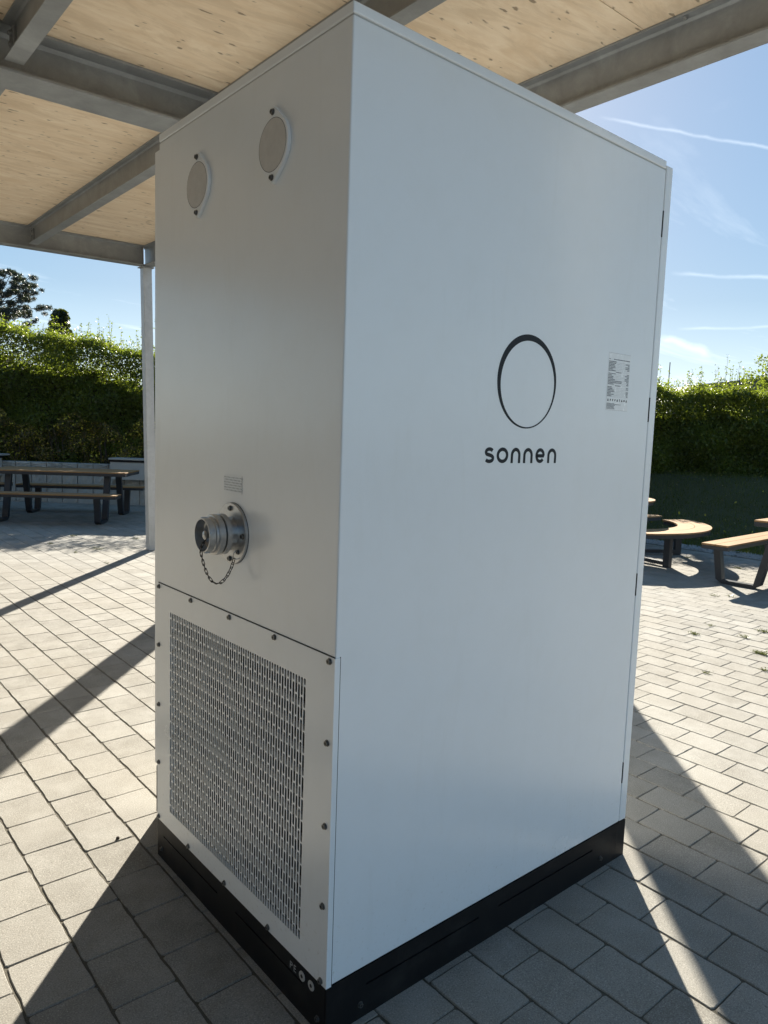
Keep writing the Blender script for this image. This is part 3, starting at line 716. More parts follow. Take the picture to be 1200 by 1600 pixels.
for k in range(24):
    z = 1.745 - k*0.00465
    if k in (7, 16): words(1.078, 1.108, z, 0.0024); continue
    words(1.0365, 1.0365+rr.uniform(0.018, 0.042)+(0.045 if k in (13, 14) else 0), z, 0.0024)
    if rr.random() < 0.8: words(1.153-rr.choice([0.008, 0.012, 0.022]), 1.1535, z, 0.0024)
    bar(1.036, 1.154, z-0.0023, 0.0003)
for k in range(7): words(1.037, 1.037+rr.uniform(0.03, 0.055)+(0.03 if k == 1 else 0), 1.6145-k*0.0028, 0.0018)
for (za, xa, xb) in ((1.7715, 1.0345, 1.1565), (1.5935, 1.0345, 1.1565)): bar(xa, xb, za, 0.0004)
obj('small_print', bm, INKG, lab)
bm = bmesh.new()
for k, kind in enumerate(('t','s','x','x','t','e','t','c','t')):   # warning pictograms
    x = 1.043 + k*0.0131; z = 1.6255; Mx = Matrix(((1,0,0,x),(0,0,-1,-0.0005),(0,1,0,z),(0,0,0,1)))
    if kind == 't': pr = [(-0.0042,-0.0038),(0.0042,-0.0038),(0,0.0042)]
    elif kind == 'c': pr = arc(0, 0, 0.0036, 0.0036, 0, 330, 10)
    elif kind == 'e': pr = [(-0.001,-0.0038),(0.001,-0.0038),(0.0016,0.004),(-0.0016,0.004)]
    else: pr = [(-0.003,-0.003),(0.001,-0.003),(0.003,0.003),(-0.001,0.003)]
    prism(bm, pr, 0, 0.0003, Mx)
obj('pictograms', bm, INK, lab)

# ------------------------------------------------------------------ canopy
# local frame: origin at the far corner post's foot; leans like the level roof over the falling pavement
can = tag(empty('canopy', (2.54, 7.115, 0.0), (0, R(-1.15), 0)), 'open canopy of galvanised steel beams with a pale plywood ceiling above the white cabinet', 'canopy')
def ibeam(name, ax, a0, a1, c, zb, zt, wid, tf=0.012, tw=0.008, fillet=0.012):
    """I section between a0..a1 along ax, centred at c; world xy, canopy-local z"""
    h = wid/2
    sec = [(-h, zb), (h, zb), (h, zb+tf), (tw/2+fillet, zb+tf), (tw/2, zb+tf+fillet), (tw/2, zt-tf-fillet), (tw/2+fillet, zt-tf), (h, zt-tf), (h, zt), (-h, zt), (-h, zt-tf), (-tw/2-fillet, zt-tf), (-tw/2, zt-tf-fillet), (-tw/2, zb+tf+fillet), (-tw/2-fillet, zb+tf), (-h, zb+tf)]
    bm = bmesh.new(); ring = []
    for a in (a0, a1):
        ring.append([bm.verts.new(((a-2.54, c+s-7.115, z) if ax == 'x' else (c+s-2.54, a-7.115, z))) for s, z in sec])
    for i in range(16): bm.faces.new((ring[0][i], ring[0][(i+1)%16], ring[1][(i+1)%16], ring[1][i]))
    bm.faces.new(ring[0]); bm.faces.new(ring[1][::-1])
    return obj(name, bm, GALV, can, bevel=0.0015, seg=2)
ZC_ = 3.520; YB = 3.025; XD = 2.483+0.063
sec_x = [1.300, 0.120, -1.06, -2.24, -3.42, -4.60, -5.78]
ibeam('edge_beam', 'y', -1.33, 7.166, XD, 3.300, ZC_, 0.126)
fb = ibeam('edge_beam', 'x', -7.11, XD-0.064, 7.106, 3.300, ZC_, 0.120)
mb = ibeam('main_beam', 'x', -7.11, XD-0.064, YB, 3.290, ZC_, 0.240, 0.014, 0.009, 0.018)
ibeam('main_beam', 'x', -7.11, XD-0.064, -1.20, 3.290, ZC_, 0.240, 0.014, 0.009, 0.018)
ibeam('edge_beam', 'y', -1.31, 7.166, -7.18, 3.300, ZC_, 0.12)
for x in sec_x:
    for ya, yb in ((YB+0.122, 7.044), (-1.078, YB-0.122)):
        ibeam('joist', 'y', ya, yb, x, 3.335, ZC_, 0.091, 0.009, 0.006, 0.010)
def plate(name, x0, x1, y0, y1, z0, z1, parent=can): return boxo(name, x0-2.54, x1-2.54, y0-7.115, y1-7.115, z0, z1, GALV, parent, bevel=0.0015)
bm_b = None
def hexbolt(p, ax, r=0.014, h=0.012):
    bm = bmesh.new(); cyl(bm, (p[0]-2.54, p[1]-7.115, p[2]), ax, r*1.5, 0.003, 18); q = Vector(ax)*0.003
    cyl(bm, (p[0]-2.54+q.x, p[1]-7.115+q.y, p[2]+q.z), ax, r, h, 6); obj('bolt', bm, GALV, can)
for x in sec_x:
    for yc, s in ((7.044, -1), (YB+0.122, 1), (YB-0.122, -1)):
        # end cleat beside the joist web, bolted
        yo = yc + s*0.0
        plate('cleat', x-0.017, x-0.0042, min(yo, yo+s*0.08), max(yo, yo+s*0.08), 3.372, 3.48)
        for z in (3.40, 3.45): hexbolt((x-0.018, yo+s*0.045, z), (-1, 0, 0), 0.012)
for k, (px_, py_) in enumerate(((XD, 7.106),)):   # web stiffener above the post
    plate('stiffener', XD-0.075, XD-0.067, 7.048, 7.094, 3.314, 3.505)
# posts: square hollow section
def post(x, y, top_):
    bm = bmesh.new(); box(bm, x-0.05-2.54, x+0.05-2.54, y-0.05-7.115, y+0.05-7.115, -0.06, top_)
    p = obj('post', bm, ZINC, can, bevel=0.006, seg=3)
    plate('head_plate', x-0.075, x+0.075, y-0.065, y+0.065, top_, top_+0.0095)
for (x, y) in ((XD-0.02, 7.106), (XD-0.02, YB), (XD-0.02, -1.20), (-7.16, 7.106), (-7.16, YB), (-7.16, -1.20)): post(x, y, 3.280)
# ceiling boards
xs_ = [-7.26, -1.9, 2.63]
for i in range(2):
    for (ya, yb) in ((-1.40, 0.828), (0.832, 2.770), (2.774, 5.02), (5.024, 7.20)):
        bm = bmesh.new(); box(bm, xs_[i]+0.002, xs_[i+1]-0.002, ya, yb, 0, 0.08)
        o = obj('ceiling_panel', bm, PLY, can); o.location = (-2.54, -7.115, ZC_+0.0015)
bm = bmesh.new(); box(bm, -7.34-2.54, 2.70-2.54, -1.46-7.115, 7.26-7.115, ZC_+0.083, ZC_+0.13); obj('roof_sheet', bm, ROOFM, can)
# small fixings under the edge beam
for yy in (0.35, 0.62): hexbolt((XD-0.045, yy, 3.505), (0, 0, -1), 0.008, 0.012)

# invented building added outside the view to darken the cabinet's left face
blk = tag(empty('blocker', (-8.6, 1.0, 0)), 'long building with dark timber cladding added unseen past the left edge to darken the white cabinet', 'blocker')
RENDER = m_concrete('dark timber cladding', (0.055, 0.05, 0.042), (0.08, 0.072, 0.06), 0.15, 0.003, 30)  # dark facade keeps the added blocker from bouncing sunlight
GLASSD = m_simple('dark window glass', (0.02, 0.025, 0.03), 0.08, 0, 3, 0.1)
boxo('wall', -6.0, 0, -10.0, 10.0, 0, 6.6, RENDER, blk, bevel=0.01); boxo('roof', -6.2, 0.2, -10.2, 10.2, 6.602, 6.8, ROOFM, blk)
for k in range(6):
    y = -8.2 + k*2.8; w_ = boxo('window', 0.004, 0.03, y, y+2.1, 0.5, 2.9, GLASSD, blk)
    boxo('frame', 0.004, 0.05, y-0.06, y-0.002, 0.44, 2.96, ANTH, w_); boxo('frame', 0.004, 0.05, y+2.102, y+2.16, 0.44, 2.96, ANTH, w_); boxo('frame', 0.004, 0.05, y, y+2.1, 2.902, 2.96, ANTH, w_); boxo('sill', 0.004, 0.07, y, y+2.1, 0.44, 0.498, ANTH, w_)

# ------------------------------------------------------------------ unseen towers added behind the cabinet to cast two ground shadows
def tower(name, s, perp, w, h, label, cat, mat):
    c = Vector((0.685*s - 0.729*perp, 0.729*s + 0.685*perp)); t = tag(empty(name, (c.x, c.y, 0), (0, 0, SUN_AZ)), label, cat)
    boxo('housing', -0.14, 0.14, -w/2, w/2, 0.08, h, mat, t, bevel=0.01); boxo('plinth', -0.12, 0.12, -w/2+0.02, w/2-0.02, 0, 0.08, BLACK, t)
    d = boxo('door', -0.158, -0.1405, -w/2+0.012, w/2-0.012, 0.12, h-0.04, mat, t, bevel=0.003); boxo('handle', -0.175, -0.1585, -w/2+0.04, -w/2+0.06, 1.0, 1.14, BLACK, d)
    return t
tower('shadow_tower', 4.9, -1.235, 0.43, 3.0, 'grey shadow tower added for its shadow, unseen behind the right corner of the white battery cabinet', 'shadow tower', SMOOTHC)
tower('shadow_pillar', 5.6, 1.665, 0.24, 2.9, 'slim grey shadow pillar added for its shadow, unseen behind the white battery cabinet near the canopy post', 'shadow pillar', SMOOTHC)

# ------------------------------------------------------------------ picnic tables (A-frame of bent flat steel, timber slats)
def slat_board(name, x0, x1, y0, y1, z, parent, nsl, fr=0.045):
    """wood slats over a dark edge frame; x along, y across"""
    w_ = (y1-y0)/nsl
    fo = boxo(name + '_frame', x0+0.004, x1-0.004, y0+0.004, y1-0.004, z-0.018-fr, z-0.018, ANTH, parent, bevel=0.003)
    for i in range(nsl):
        boxo('slat', x0, x1, y0+i*w_+0.0025, y0+(i+1)*w_-0.0025, z-0.0178, z, SLAT, parent, bevel=0.002)
def leg_frame(x, parent, yt, yb0, yb1, zt=0.69, zb=0.385, w_=0.085, t=0.012):
    """one side: down from table top to the ground, along, up to bench. y positive outward"""
    for s in (1, -1):
        path = [(s*yt, zt), (s*(yb0), 0.006), (s*(yb0+0.02), 0.006), (s*(yb1-0.02), 0.006), (s*yb1, 0.03), (s*(yb1+0.055), zb)]
        path = [(s*yt, zt), (s*(yb0-0.005), 0.05), (s*(yb0+0.03), 0.0205), (s*(yb1-0.035), 0.0205), (s*(yb1), 0.05), (s*(yb1+0.05), zb)]
        bm = bmesh.new(); pr = []
        for k, p in enumerate(path):
            a = Vector(path[max(k-1, 0)]); b = Vector(path[min(k+1, len(path)-1)]); tt = (b-a).normalized(); nn = Vector((-tt.y, tt.x))*0.034
            if k in (2, 3): nn = Vector((0, 0.020)) * (1 if tt.x > 0 else -1) 
            pr.append((Vector(p)+nn, Vector(p)-nn))
        L = [bm.verts.new((x-w_/2, a.x, a.y)) for a, b in pr]; Rr = [bm.verts.new((x-w_/2, b.x, b.y)) for a, b in pr]
        L2 = [bm.verts.new((x+w_/2, a.x, a.y)) for a, b in pr]; R2 = [bm.verts.new((x+w_/2, b.x, b.y)) for a, b in pr]
        n = len(pr)
        for k in range(n-1):
            bm.faces.new((L[k], L[k+1], Rr[k+1], Rr[k])); bm.faces.new((L2[k], R2[k], R2[k+1], L2[k+1])); bm.faces.new((L[k], L2[k], L2[k+1], L[k+1])); bm.faces.new((Rr[k], Rr[k+1], R2[k+1], R2[k]))
        bm.faces.new((L[0], Rr[0], R2[0], L2[0])); bm.faces.new((L[-1], L2[-1], R2[-1], Rr[-1]))
        obj('leg', bm, ANTH, parent, bevel=0.002)
def picnic_table(loc_, rz, length, label, group, legs=None, yt=0.40, yb0=0.50, yb1=0.80, tw=0.80, b0=0.66, b1=0.96):
    t = tag(empty('picnic_table', loc_, (0, 0, rz)), label, 'picnic table', group)
    L = length
    tt = empty('tabletop'); tt.parent = t; slat_board('tabletop', 0, L, -tw/2, tw/2, 0.75, tt, 6)
    for s in (1, -1):
        b = empty('bench'); b.parent = t
        ya, yb = (b0, b1) if s > 0 else (-b1, -b0)
        slat_board('bench', 0, L, ya, yb, 0.45, b, 2, 0.04)
    for x in (legs or (0.28, L-0.28)): leg_frame(x, t, yt-0.10, yb0-0.05, yb1, zt=0.688, zb=0.392)
    return t
# left table: right-hand end at n..., direction pointing left-away
n_ = Vector((0.58, 0.815)); t_ = Vector((-0.815, 0.58))
def nt2(n, t): v = n_*n + t_*t; return (v.x, v.y, 0)
ang_t = math.atan2(t_.y, t_.x)
picnic_table(nt2(10.12, 3.0), ang_t, 2.05, 'long timber picnic table with dark frame in the shade, nearer the galvanised post', 'picnic tables on the terrace', legs=(0.30, 1.75), tw=0.86)
picnic_table(nt2(10.12, 5.20), ang_t, 2.05, 'timber picnic table cut by the left edge of the picture, beyond the first shaded one', 'picnic tables on the terrace', legs=(0.30, 1.75), tw=0.86)
# right table: left-hand end at x 6.6, running along +x
picnic_table((6.60, 1.40, 0), R(2), 2.0, 'sunlit timber picnic table at the right edge, its bench end facing the cabinet', 'picnic tables on the terrace', legs=(0.30, 1.7), yb0=0.50, yb1=0.84, tw=0.86, b0=0.66, b1=0.945)

# round table with curved bench segments
rt = tag(empty('round_picnic_table', (7.44, 4.12, 0)), 'round timber table with curved bench segments on dark steel legs, beside the cabinet', 'picnic table')
def ring_seg(bm, r0, r1, a0, a1, z0, z1, n=20):
    g = []
    for i in range(n+1):
        a = R(a0+(a1-a0)*i/n); c, s = math.cos(a), math.sin(a)
        g.append([bm.verts.new((r*c, r*s, z)) for r, z in ((r0,z0),(r1,z0),(r1,z1),(r0,z1))])
    for i in range(n):
        for k in range(4): bm.faces.new((g[i][k], g[i][(k+1)%4], g[i+1][(k+1)%4], g[i+1][k]))
    bm.faces.new(g[0]); bm.faces.new(g[-1][::-1])
ttop = empty('tabletop'); ttop.parent = rt
for i in range(7):   # slats clipped to a disc
    r = 0.64; w_ = 2*r/7; y0, y1 = -r+i*w_+0.003, -r+(i+1)*w_-0.003; n = 6
    up = [(math.sqrt(max(0, r*r-yy*yy)), yy) for yy in [y0+(y1-y0)*k/n for k in range(n+1)]]
    poly = up + [(-x, y) for x, y in up[::-1]]; bm = bmesh.new(); prism(bm, [p for p in poly], 0.732, 0.75); bmesh.ops.remove_doubles(bm, verts=bm.verts[:], dist=0.0005); obj('slat', bm, SLAT, ttop)
bm = bmesh.new(); cyl(bm, (0,0,0.69), (0,0,1), 0.62, 0.041, 48); obj('tabletop_frame', bm, ANTH, rt)
bm = bmesh.new(); cyl(bm, (0,0,0.0), (0,0,1), 0.055, 0.69, 20); cyl(bm, (0,0,0), (0,0,1), 0.25, 0.012, 32); obj('pedestal', bm, ANTH, rt, autos=40)
for a0 in (-125, -5, 115):
    bseg = empty('bench'); bseg.parent = rt
    for r0, r1 in ((0.93, 1.127), (1.133, 1.33)):
        bm = bmesh.new(); ring_seg(bm, r0, r1, a0, a0+101, 0.432, 0.45); obj('slat', bm, SLAT, bseg)
    bm = bmesh.new(); ring_seg(bm, 0.945, 1.315, a0+0.5, a0+100.5, 0.385, 0.4318); obj('bench_frame', bm, ANTH, bseg)
    for aa in (a0+25, a0+90):
        Mx = Matrix.Rotation(R(aa), 4, 'Z')
        bm = bmesh.new(); box(bm, 1.02, 1.105, -0.03, 0.03, 0.0, 0.385, Mx); obj('leg', bm, ANTH, bseg, bevel=0.002)
        bm = bmesh.new(); box(bm, 0.10, 1.02, -0.03, 0.03, 0.02, 0.065, Mx); obj('foot_bar', bm, ANTH, bseg, bevel=0.002)

# ------------------------------------------------------------------ retaining wall of split blocks with smooth benches
wall = tag(empty('retaining_wall', (0,0,0)), 'low retaining wall of rough grey split-face blocks in front of the hedge', 'wall')
WD = 13.45
angw = math.atan2(-RT.y, -RT.x)
def wallbox(name, l0, l1, d0, d1, z0, z1, mat, parent, bevel=0.0):
    bm = bmesh.new(); P = [loc(l0,d0), loc(l1,d0), loc(l1,d1), loc(l0,d1)]
    prism(bm, P, z0, z1); return obj(name, bm, mat, parent, bevel=bevel)
def rough_block(l0, l1, d0, d1, z0, z1):
    bm = bmesh.new(); nx, nz = 5, 8; g = {}
    for i in range(nx+1):
        for j in range(nz+1):
            l = l0+(l1-l0)*i/nx; z = z0+(z1-z0)*j/nz
            e = 0 if (i in (0, nx) or j in (0, nz)) else 1
            x, y = loc(l, d0 - e*rnd.uniform(0.0, 0.022)); g[i,j] = bm.verts.new((x, y, z))
    for i in range(nx):
        for j in range(nz): bm.faces.new((g[i,j], g[i+1,j], g[i+1,j+1], g[i,j+1]))
    bk = {(i,j): bm.verts.new((*loc((l0,l1)[i], d1), (z0,z1)[j])) for i in (0,1) for j in (0,1)}
    bm.faces.new([g[i,nz] for i in range(nx+1)] + [bk[1,1], bk[0,1]]); bm.faces.new([g[0,j] for j in range(nz+1)] + [bk[0,1], bk[0,0]]); bm.faces.new([g[nx,j] for j in range(nz+1)] + [bk[1,1], bk[1,0]])
    return obj('block', bm, WALLM, wall)
l = -9.6
while l < 1.6:
    rough_block(l+0.008, l+0.277, WD+rnd.uniform(-0.008, 0.008), WD+0.25, -0.05, 0.635+rnd.uniform(-0.003, 0.003))
    rough_block(l+0.008, l+0.277, WD+rnd.uniform(-0.004, 0.004), WD+0.25, 0.641, 0.735)
    l += 0.285
def wall_bench(l0, l1, label):
    w = tag(empty('wall_box'), label, 'wall box', 'smooth boxes along the wall')
    wallbox('panel', l0, l1, WD-0.14, WD-0.03, 0.475, 0.795, SMOOTHC, w, 0.004); wallbox('rail', l0-0.015, l1+0.015, WD-0.15, WD-0.02, 0.7955, 0.835, BLACK, w); wallbox('top_board', l0-0.02, l1+0.02, WD-0.17, WD+0.22, 0.8355, 0.865, SMOOTHC, w, 0.003)
wall_bench(-4.96, -3.2, 'smooth grey box with a black rail on the block wall behind the galvanised post')
wall_bench(-8.8, -6.98, 'smooth grey box with black rail on the block wall at the far left edge')

# ------------------------------------------------------------------ lawn, gravel
def lawn_h(x, y):
    d = (x-CX)*FW.x + (y-CY)*FW.y; t = min(max((x-9.25)/3.2, 0), 1); u = min(max((d-9.6)/4.0, 0), 1)
    return 0.0 + 0.92*min(t*1.2, 1)*u*u*(3-2*u)*1.0 if x > 9.2 else 0
bm = bmesh.new(); nx, ny = 60, 70; gg = {}
for i in range(nx+1):
    for j in range(ny+1):
        x = 9.32 + 16*(i/nx)**1.6; y = -6 + 22*j/ny; gg[i,j] = bm.verts.new((x, y, lawn_h(x, y) - 0.015 + rnd.uniform(-0.01, 0.01)))
for i in range(nx):
    for j in range(ny): bm.faces.new((gg[i,j], gg[i+1,j], gg[i+1,j+1], gg[i,j+1]))
lawn = tag(obj('lawn', bm, LAWN, smooth=True), 'mown lawn rising from the terrace to the hedge', kind='structure')
# raised bed behind the wall
bm = bmesh.new(); prism(bm, [loc(-14, WD+0.25), loc(1.7, WD+0.25), loc(9, WD+3), loc(3, WD+12), loc(-14, WD+12)], -0.1, 0.66); tag(obj('raised_bed', bm, EARTH), 'earth bed behind the wall under the hedge', kind='structure')
bm = bmesh.new(); box(bm, X_END+0.004, 9.36, -8, 14.6, -0.11, -0.02); tag(obj('gravel_strip', bm, GRAVEL), 'strip of dark gravel between paving and lawn', kind='structure')
# stones
N = 5200; cx = rng.uniform(X_END+0.01, 9.42, N); cy = rng.uniform(0.2, 7.5, N); sz = rng.uniform(0.010, 0.030, N); V = []
octa = np.array([(1,0,0),(-1,0,0),(0,1,0),(0,-1,0),(0,0,.65),(0,0,-.65)], float); of = np.array([(0,2,4),(2,1,4),(1,3,4),(3,0,4),(2,0,5),(1,2,5),(3,1,5),(0,3,5)])
th = rng.uniform(0, 6.28, N); cs, sn = np.cos(th), np.sin(th); js = rng.uniform(0.65, 1.3, (N, 6, 3))
ov = octa[None]*js*sz[:,None,None]; xr = ov[...,0]*cs[:,None]-ov[...,1]*sn[:,None]; yr = ov[...,0]*sn[:,None]+ov[...,1]*cs[:,None]
ov = np.stack([xr+cx[:,None], yr+cy[:,None], ov[...,2]-0.012+rng.uniform(0,0.012,(N,1))], -1)
tag(bulk('gravel', ov[:, of].reshape(-1, 3, 3), 3, STONEM), 'dark loose gravel along the paving edge', 'gravel', kind='stuff')
# grass
N = 90000; u = rng.random(N); gx = 9.34 + 7.5*u**1.5; gy = rng.uniform(0, 9, N)
gz = np.array([lawn_h(a, b) for a, b in zip(gx, gy)]) - 0.02; hh = rng.uniform(0.03, 0.08, N)*(1+1.4*(rng.random(N) > 0.95)); th = rng.uniform(0, 6.28, N); bw = rng.uniform(0.002, 0.0045, N); ln = rng.uniform(-0.03, 0.03, (N, 2))
b0 = np.stack([gx-np.cos(th)*bw, gy-np.sin(th)*bw, gz], -1); b1 = np.stack([gx+np.cos(th)*bw, gy+np.sin(th)*bw, gz], -1); tp = np.stack([gx+ln[:,0], gy+ln[:,1], gz+hh], -1)
tag(bulk('grass', np.stack([b0, b1, tp], 1), 3, GRASS), 'short green grass of the lawn', 'grass', kind='stuff')

# ------------------------------------------------------------------ foliage
def leaves(centers, size, flat=0.0, aspect=0.6, droop=0.0):
    N = len(centers); a = rng.normal(size=(N, 3)); a /= np.linalg.norm(a, axis=1, keepdims=True); b = rng.normal(size=(N, 3)); b -= (b*a).sum(1, keepdims=True)*a; b /= np.linalg.norm(b, axis=1, keepdims=True)
    a[:, 2] -= droop
    s = size*rng.uniform(0.6, 1.25, (N, 1)); c = centers
    return np.stack([c - a*s*0.5, c + b*s*0.5*aspect, c + a*s*0.5, c - b*s*0.5*aspect], 1)
def to_world(l, d, z):
    return np.stack([CX + RT.x*l + FW.x*d, CY + RT.y*l + FW.y*d, z], -1)
def hedge_top(l):   # height of the clipped mass
    return np.interp(l, [-12, -8, -6.6, -5.8, -4.8, -3.5, 2, 4.8, 5.6, 6.8, 8, 13], [3.3, 3.22, 3.1, 2.95, 2.80, 2.75, 2.7, 2.52, 2.42, 2.42, 2.45, 2.5]) + 0.05*np.sin(l*3.1) + 0.035*np.sin(l*7.7)
HD = 13.85
hedge = tag(empty('hedge', (*loc(-2, HD+0.4), 0)), 'tall clipped green hornbeam hedge closing off the terrace and lawn', 'hedge')
inv = Vector((*loc(-2, HD+0.4), 0))
def hedge_pts(N, l0, l1, zlo=0.66):
    l = rng.uniform(l0, l1, N); top_ = hedge_top(l); base = np.where(l > 1.7, 0.86, 0.66)
    mode = rng.random(N); z = base + (top_-base)*rng.random(N)
    d = HD + np.where(mode < 0.6, np.abs(rng.normal(0, 0.10, N)), rng.uniform(0, 0.9, N)) + 0.07*np.sin(l*5+z*4) + 0.06*np.sin(z*7 - l*2)
    tp_ = mode > 0.86; z = np.where(tp_, top_ + np.abs(rng.normal(0, 0.10, N))*rng.random(N), z); d = np.where(tp_, HD + rng.uniform(0, 0.9, N), d)
    return to_world(l, d, z)
C_ = np.concatenate([hedge_pts(80000, -8.2, -3.9), hedge_pts(66000, 4.4, 8.2), hedge_pts(20000, -12, -8.2), hedge_pts(30000, -3.9, 4.4), hedge_pts(12000, 8.2, 13)])
C_[:, :] -= np.array(inv)
tag(bulk('foliage', leaves(C_, 0.052), 4, HLEAF, hedge), kind='stuff')
bm = bmesh.new()
for (a, b) in ((-12, 1.7), (1.7, 13)):
    ls = np.linspace(a, b, 24)
    for la, lb in zip(ls, ls[1:]):
        tz = min(hedge_top(la), hedge_top(lb)) - (0.48 if a < -3 else 0.30); prism(bm, [tuple(Vector(loc(la, HD+0.30))-inv.xy), tuple(Vector(loc(lb, HD+0.30))-inv.xy), tuple(Vector(loc(lb, HD+0.62))-inv.xy), tuple(Vector(loc(la, HD+0.62))-inv.xy)], 0.5, tz)
obj('opaque_core', bm, BARK, hedge)  # solid block added inside the leaves to stop sky showing through
# upright shoots
bm = bmesh.new(); sp = []
rs = random.Random(5)
shoots = [(-5.32+0, 0.50), (-4.35, 0.75)]
for k in range(150):
    l = rs.choice([rs.uniform(-8, -4), rs.uniform(4.6, 8.2)]); hgt = rs.uniform(0.08, 0.36) if rs.random() < 0.8 else rs.uniform(0.3, 0.6)
    shoots.append((l, hgt))
shoots += [(-5.32, .62), (-5.15, .5), (-4.62, .62), (-4.55, .5), (-4.25, .42), (-4.15, .4), (5.35, .42), (5.5, .36), (5.75, .4), (6.02, .38), (6.4, .75), (6.5, .5), (6.75, .45), (5.2, .4)]
for (l, hgt) in shoots:
    d = HD + rs.uniform(0.05, 0.7); z0 = float(hedge_top(l)) - 0.25; x, y = loc(l, d); lx, ly = rs.uniform(-0.08, 0.08), rs.uniform(-0.08, 0.08)
    p = [(x + lx*t - inv.x, y + ly*t - inv.y, z0 + (hgt+0.25)*t) for t in (0, .33, .66, 1)]; tube(bm, p, 0.004, 4, r_end=0.0015)
    m = int(10 + hgt*46)
    for i in range(m):
        t = rs.uniform(0.2, 1.02); sp.append((x+lx*t+rs.gauss(0, 0.022)-inv.x, y+ly*t+rs.gauss(0, 0.022)-inv.y, z0+(hgt+0.25)*t))
tag(obj('shoots', bm, BARK, hedge), kind='stuff')
tag(bulk('shoot_leaves', leaves(np.array(sp), 0.042), 4, HLEAF, hedge), kind='stuff')
N = 900; lx_ = 9.4 + 5.5*rng.random(N); ly_ = rng.uniform(0, 7.5, N); lz_ = np.array([lawn_h(a, b) for a, b in zip(lx_, ly_)]) + 0.035
tag(bulk('fallen_leaves', leaves(np.stack([lx_, ly_, lz_], -1), 0.045), 4, AUTL), 'scattered yellow and brown leaves fallen on the shaded lawn', 'leaves', kind='stuff')
# autumn shrubs in the bed, in front of the hedge on the left
shr = tag(empty('shrub_row', (*loc(-6, 13.8), 0.66)), 'low shrub border with yellow and brown autumn leaves along the top of the block wall', 'shrubs')
iv = np.array((*loc(-6, 13.8), 0.66))
N = 15000; l = rng.uniform(-9, -3.6, N); zt_ = 1.50 + 0.13*np.sin(l*4.1) + 0.08*np.sin(l*9.3); z = 0.70 + (zt_-0.70)*rng.random(N)**0.9; clump = 0.10*np.sin(l*8+z*6) + 0.07*np.sin(z*13-l*5)
d = 13.76 + clump*0.8 + np.abs(rng.normal(0, 0.09, N)); tag(bulk('foliage', leaves(to_world(l, d, z) - iv, 0.038, aspect=0.75), 4, AUTL, shr), kind='stuff')
bm = bmesh.new()
for k in range(60):
    l = rs.uniform(-8.8, -3.7); x, y = loc(l, 13.8); tube(bm, [(x-iv[0], y-iv[1], 0), (x-iv[0]+rs.uniform(-.1, .1), y-iv[1]+rs.uniform(-.05, .05), 0.45), (x-iv[0]+rs.uniform(-.2, .2), y-iv[1], 0.8)], 0.007, 5, r_end=0.002)
obj('stems', bm, BARK, shr)

def clump_tree(name, base, crown_pts, mat, label, cat, size, trunk, branch_targets, leafasp=0.5, per=220, spread=0.35):
    t = tag(empty(name, base), label, cat); bm = bmesh.new(); b = Vector(base)
    tube(bm, trunk, 0.14, 8, r_end=0.04)
    for p in branch_targets:
        st = Vector(trunk[-1])*rs.uniform(0.55, 0.95); st.z = min(st.z, p[2]); mid = st.lerp(Vector(p), 0.5) + Vector((0, 0, rs.uniform(-0.1, 0.15))); tube(bm, [st, mid, p], 0.035, 5, r_end=0.008)
    obj('trunk', bm, BARK, t, smooth=True)
    P = []
    for c, r in crown_pts:
        n = int(per*(r/0.5)**2); g = rng.normal(size=(n, 3)); g /= np.linalg.norm(g, axis=1, keepdims=True); g *= (rng.random((n, 1))**0.45)*r*np.array([1, 1, 0.6]); P.append(np.array(c)+g)
    tag(bulk('crown', leaves(np.concatenate(P), size, aspect=leafasp), 4, mat, t), kind='stuff')
    return t
# pine far left: layered irregular clumps
def W3(l, d, z, base): x, y = loc(l, d); return (x-base[0], y-base[1], z-base[2])
bx = loc(-15.4, 28); base = (*bx, 0); cr_pts = []; br = []
for k in range(420):
    # branch tips toward the right edge of the crown, getting ragged
    l = rs.uniform(-17.6, -12.9); zc = rs.uniform(4.6, 7.0)
    lim = -13.0 - 0.35*abs(zc-6.1)
    if l > lim: continue
    if 5.0 < zc < 5.35 and l > -14.2 and rs.random() < .6: continue
    p = W3(l, 28+rs.uniform(-1.2, 1.2), zc, base); cr_pts.append((p, rs.uniform(0.08, 0.22))); br.append(p)
clump_tree('pine_tree', base, cr_pts, PINEL, 'blue-green pine rising behind the hedge at the far left', 'pine tree', 0.17, [(0,0,0), (0.1,0,3), (0,0.1,5), (0,0,6.6)], br[:70], 0.10, 1700)
# columnar thuja
bx = loc(-10.52, 24); base = (*bx, 0); pts3 = []
for k in range(420):
    z = rs.uniform(1.8, 5.0); r = 0.50*min(1, ((5.2-z)/1.5))**0.6; a = rs.uniform(0, 6.28); pts3.append(((r*0.75*math.cos(a), r*0.75*math.sin(a), z), 0.13))
clump_tree('thuja_tree', base, pts3, THUJL, 'narrow dark columnar conifer rising behind the hedge beside the pine', 'conifer', 0.085, [(0,0,0), (0,0,2), (0,0,4.4)], [], 0.5, 1900)
# leafy tree at right
bx = loc(10.0, 17.5); base = (*bx, 0.5); cr_pts = []; br = []
for k in range(110):
    l = rs.uniform(8.1, 12.2); zmax = float(np.interp(l, [8.0, 8.6, 9.1, 9.6, 10.5, 12.2], [2.75, 3.15, 3.6, 3.9, 4.1, 3.8])); zc = rs.uniform(1.9, zmax); p = W3(l, 17.5+rs.uniform(-.8, .8), zc, base); cr_pts.append((p, rs.uniform(0.16, 0.34))); br.append(p)
clump_tree('leafy_tree', base, cr_pts, HLEAF, 'loose green leafy tree rising above the hedge at the right edge', 'tree', 0.085, [(0,0,0), (0,0,1), (0.1,0,2.2)], br[:30], 0.55, 330)
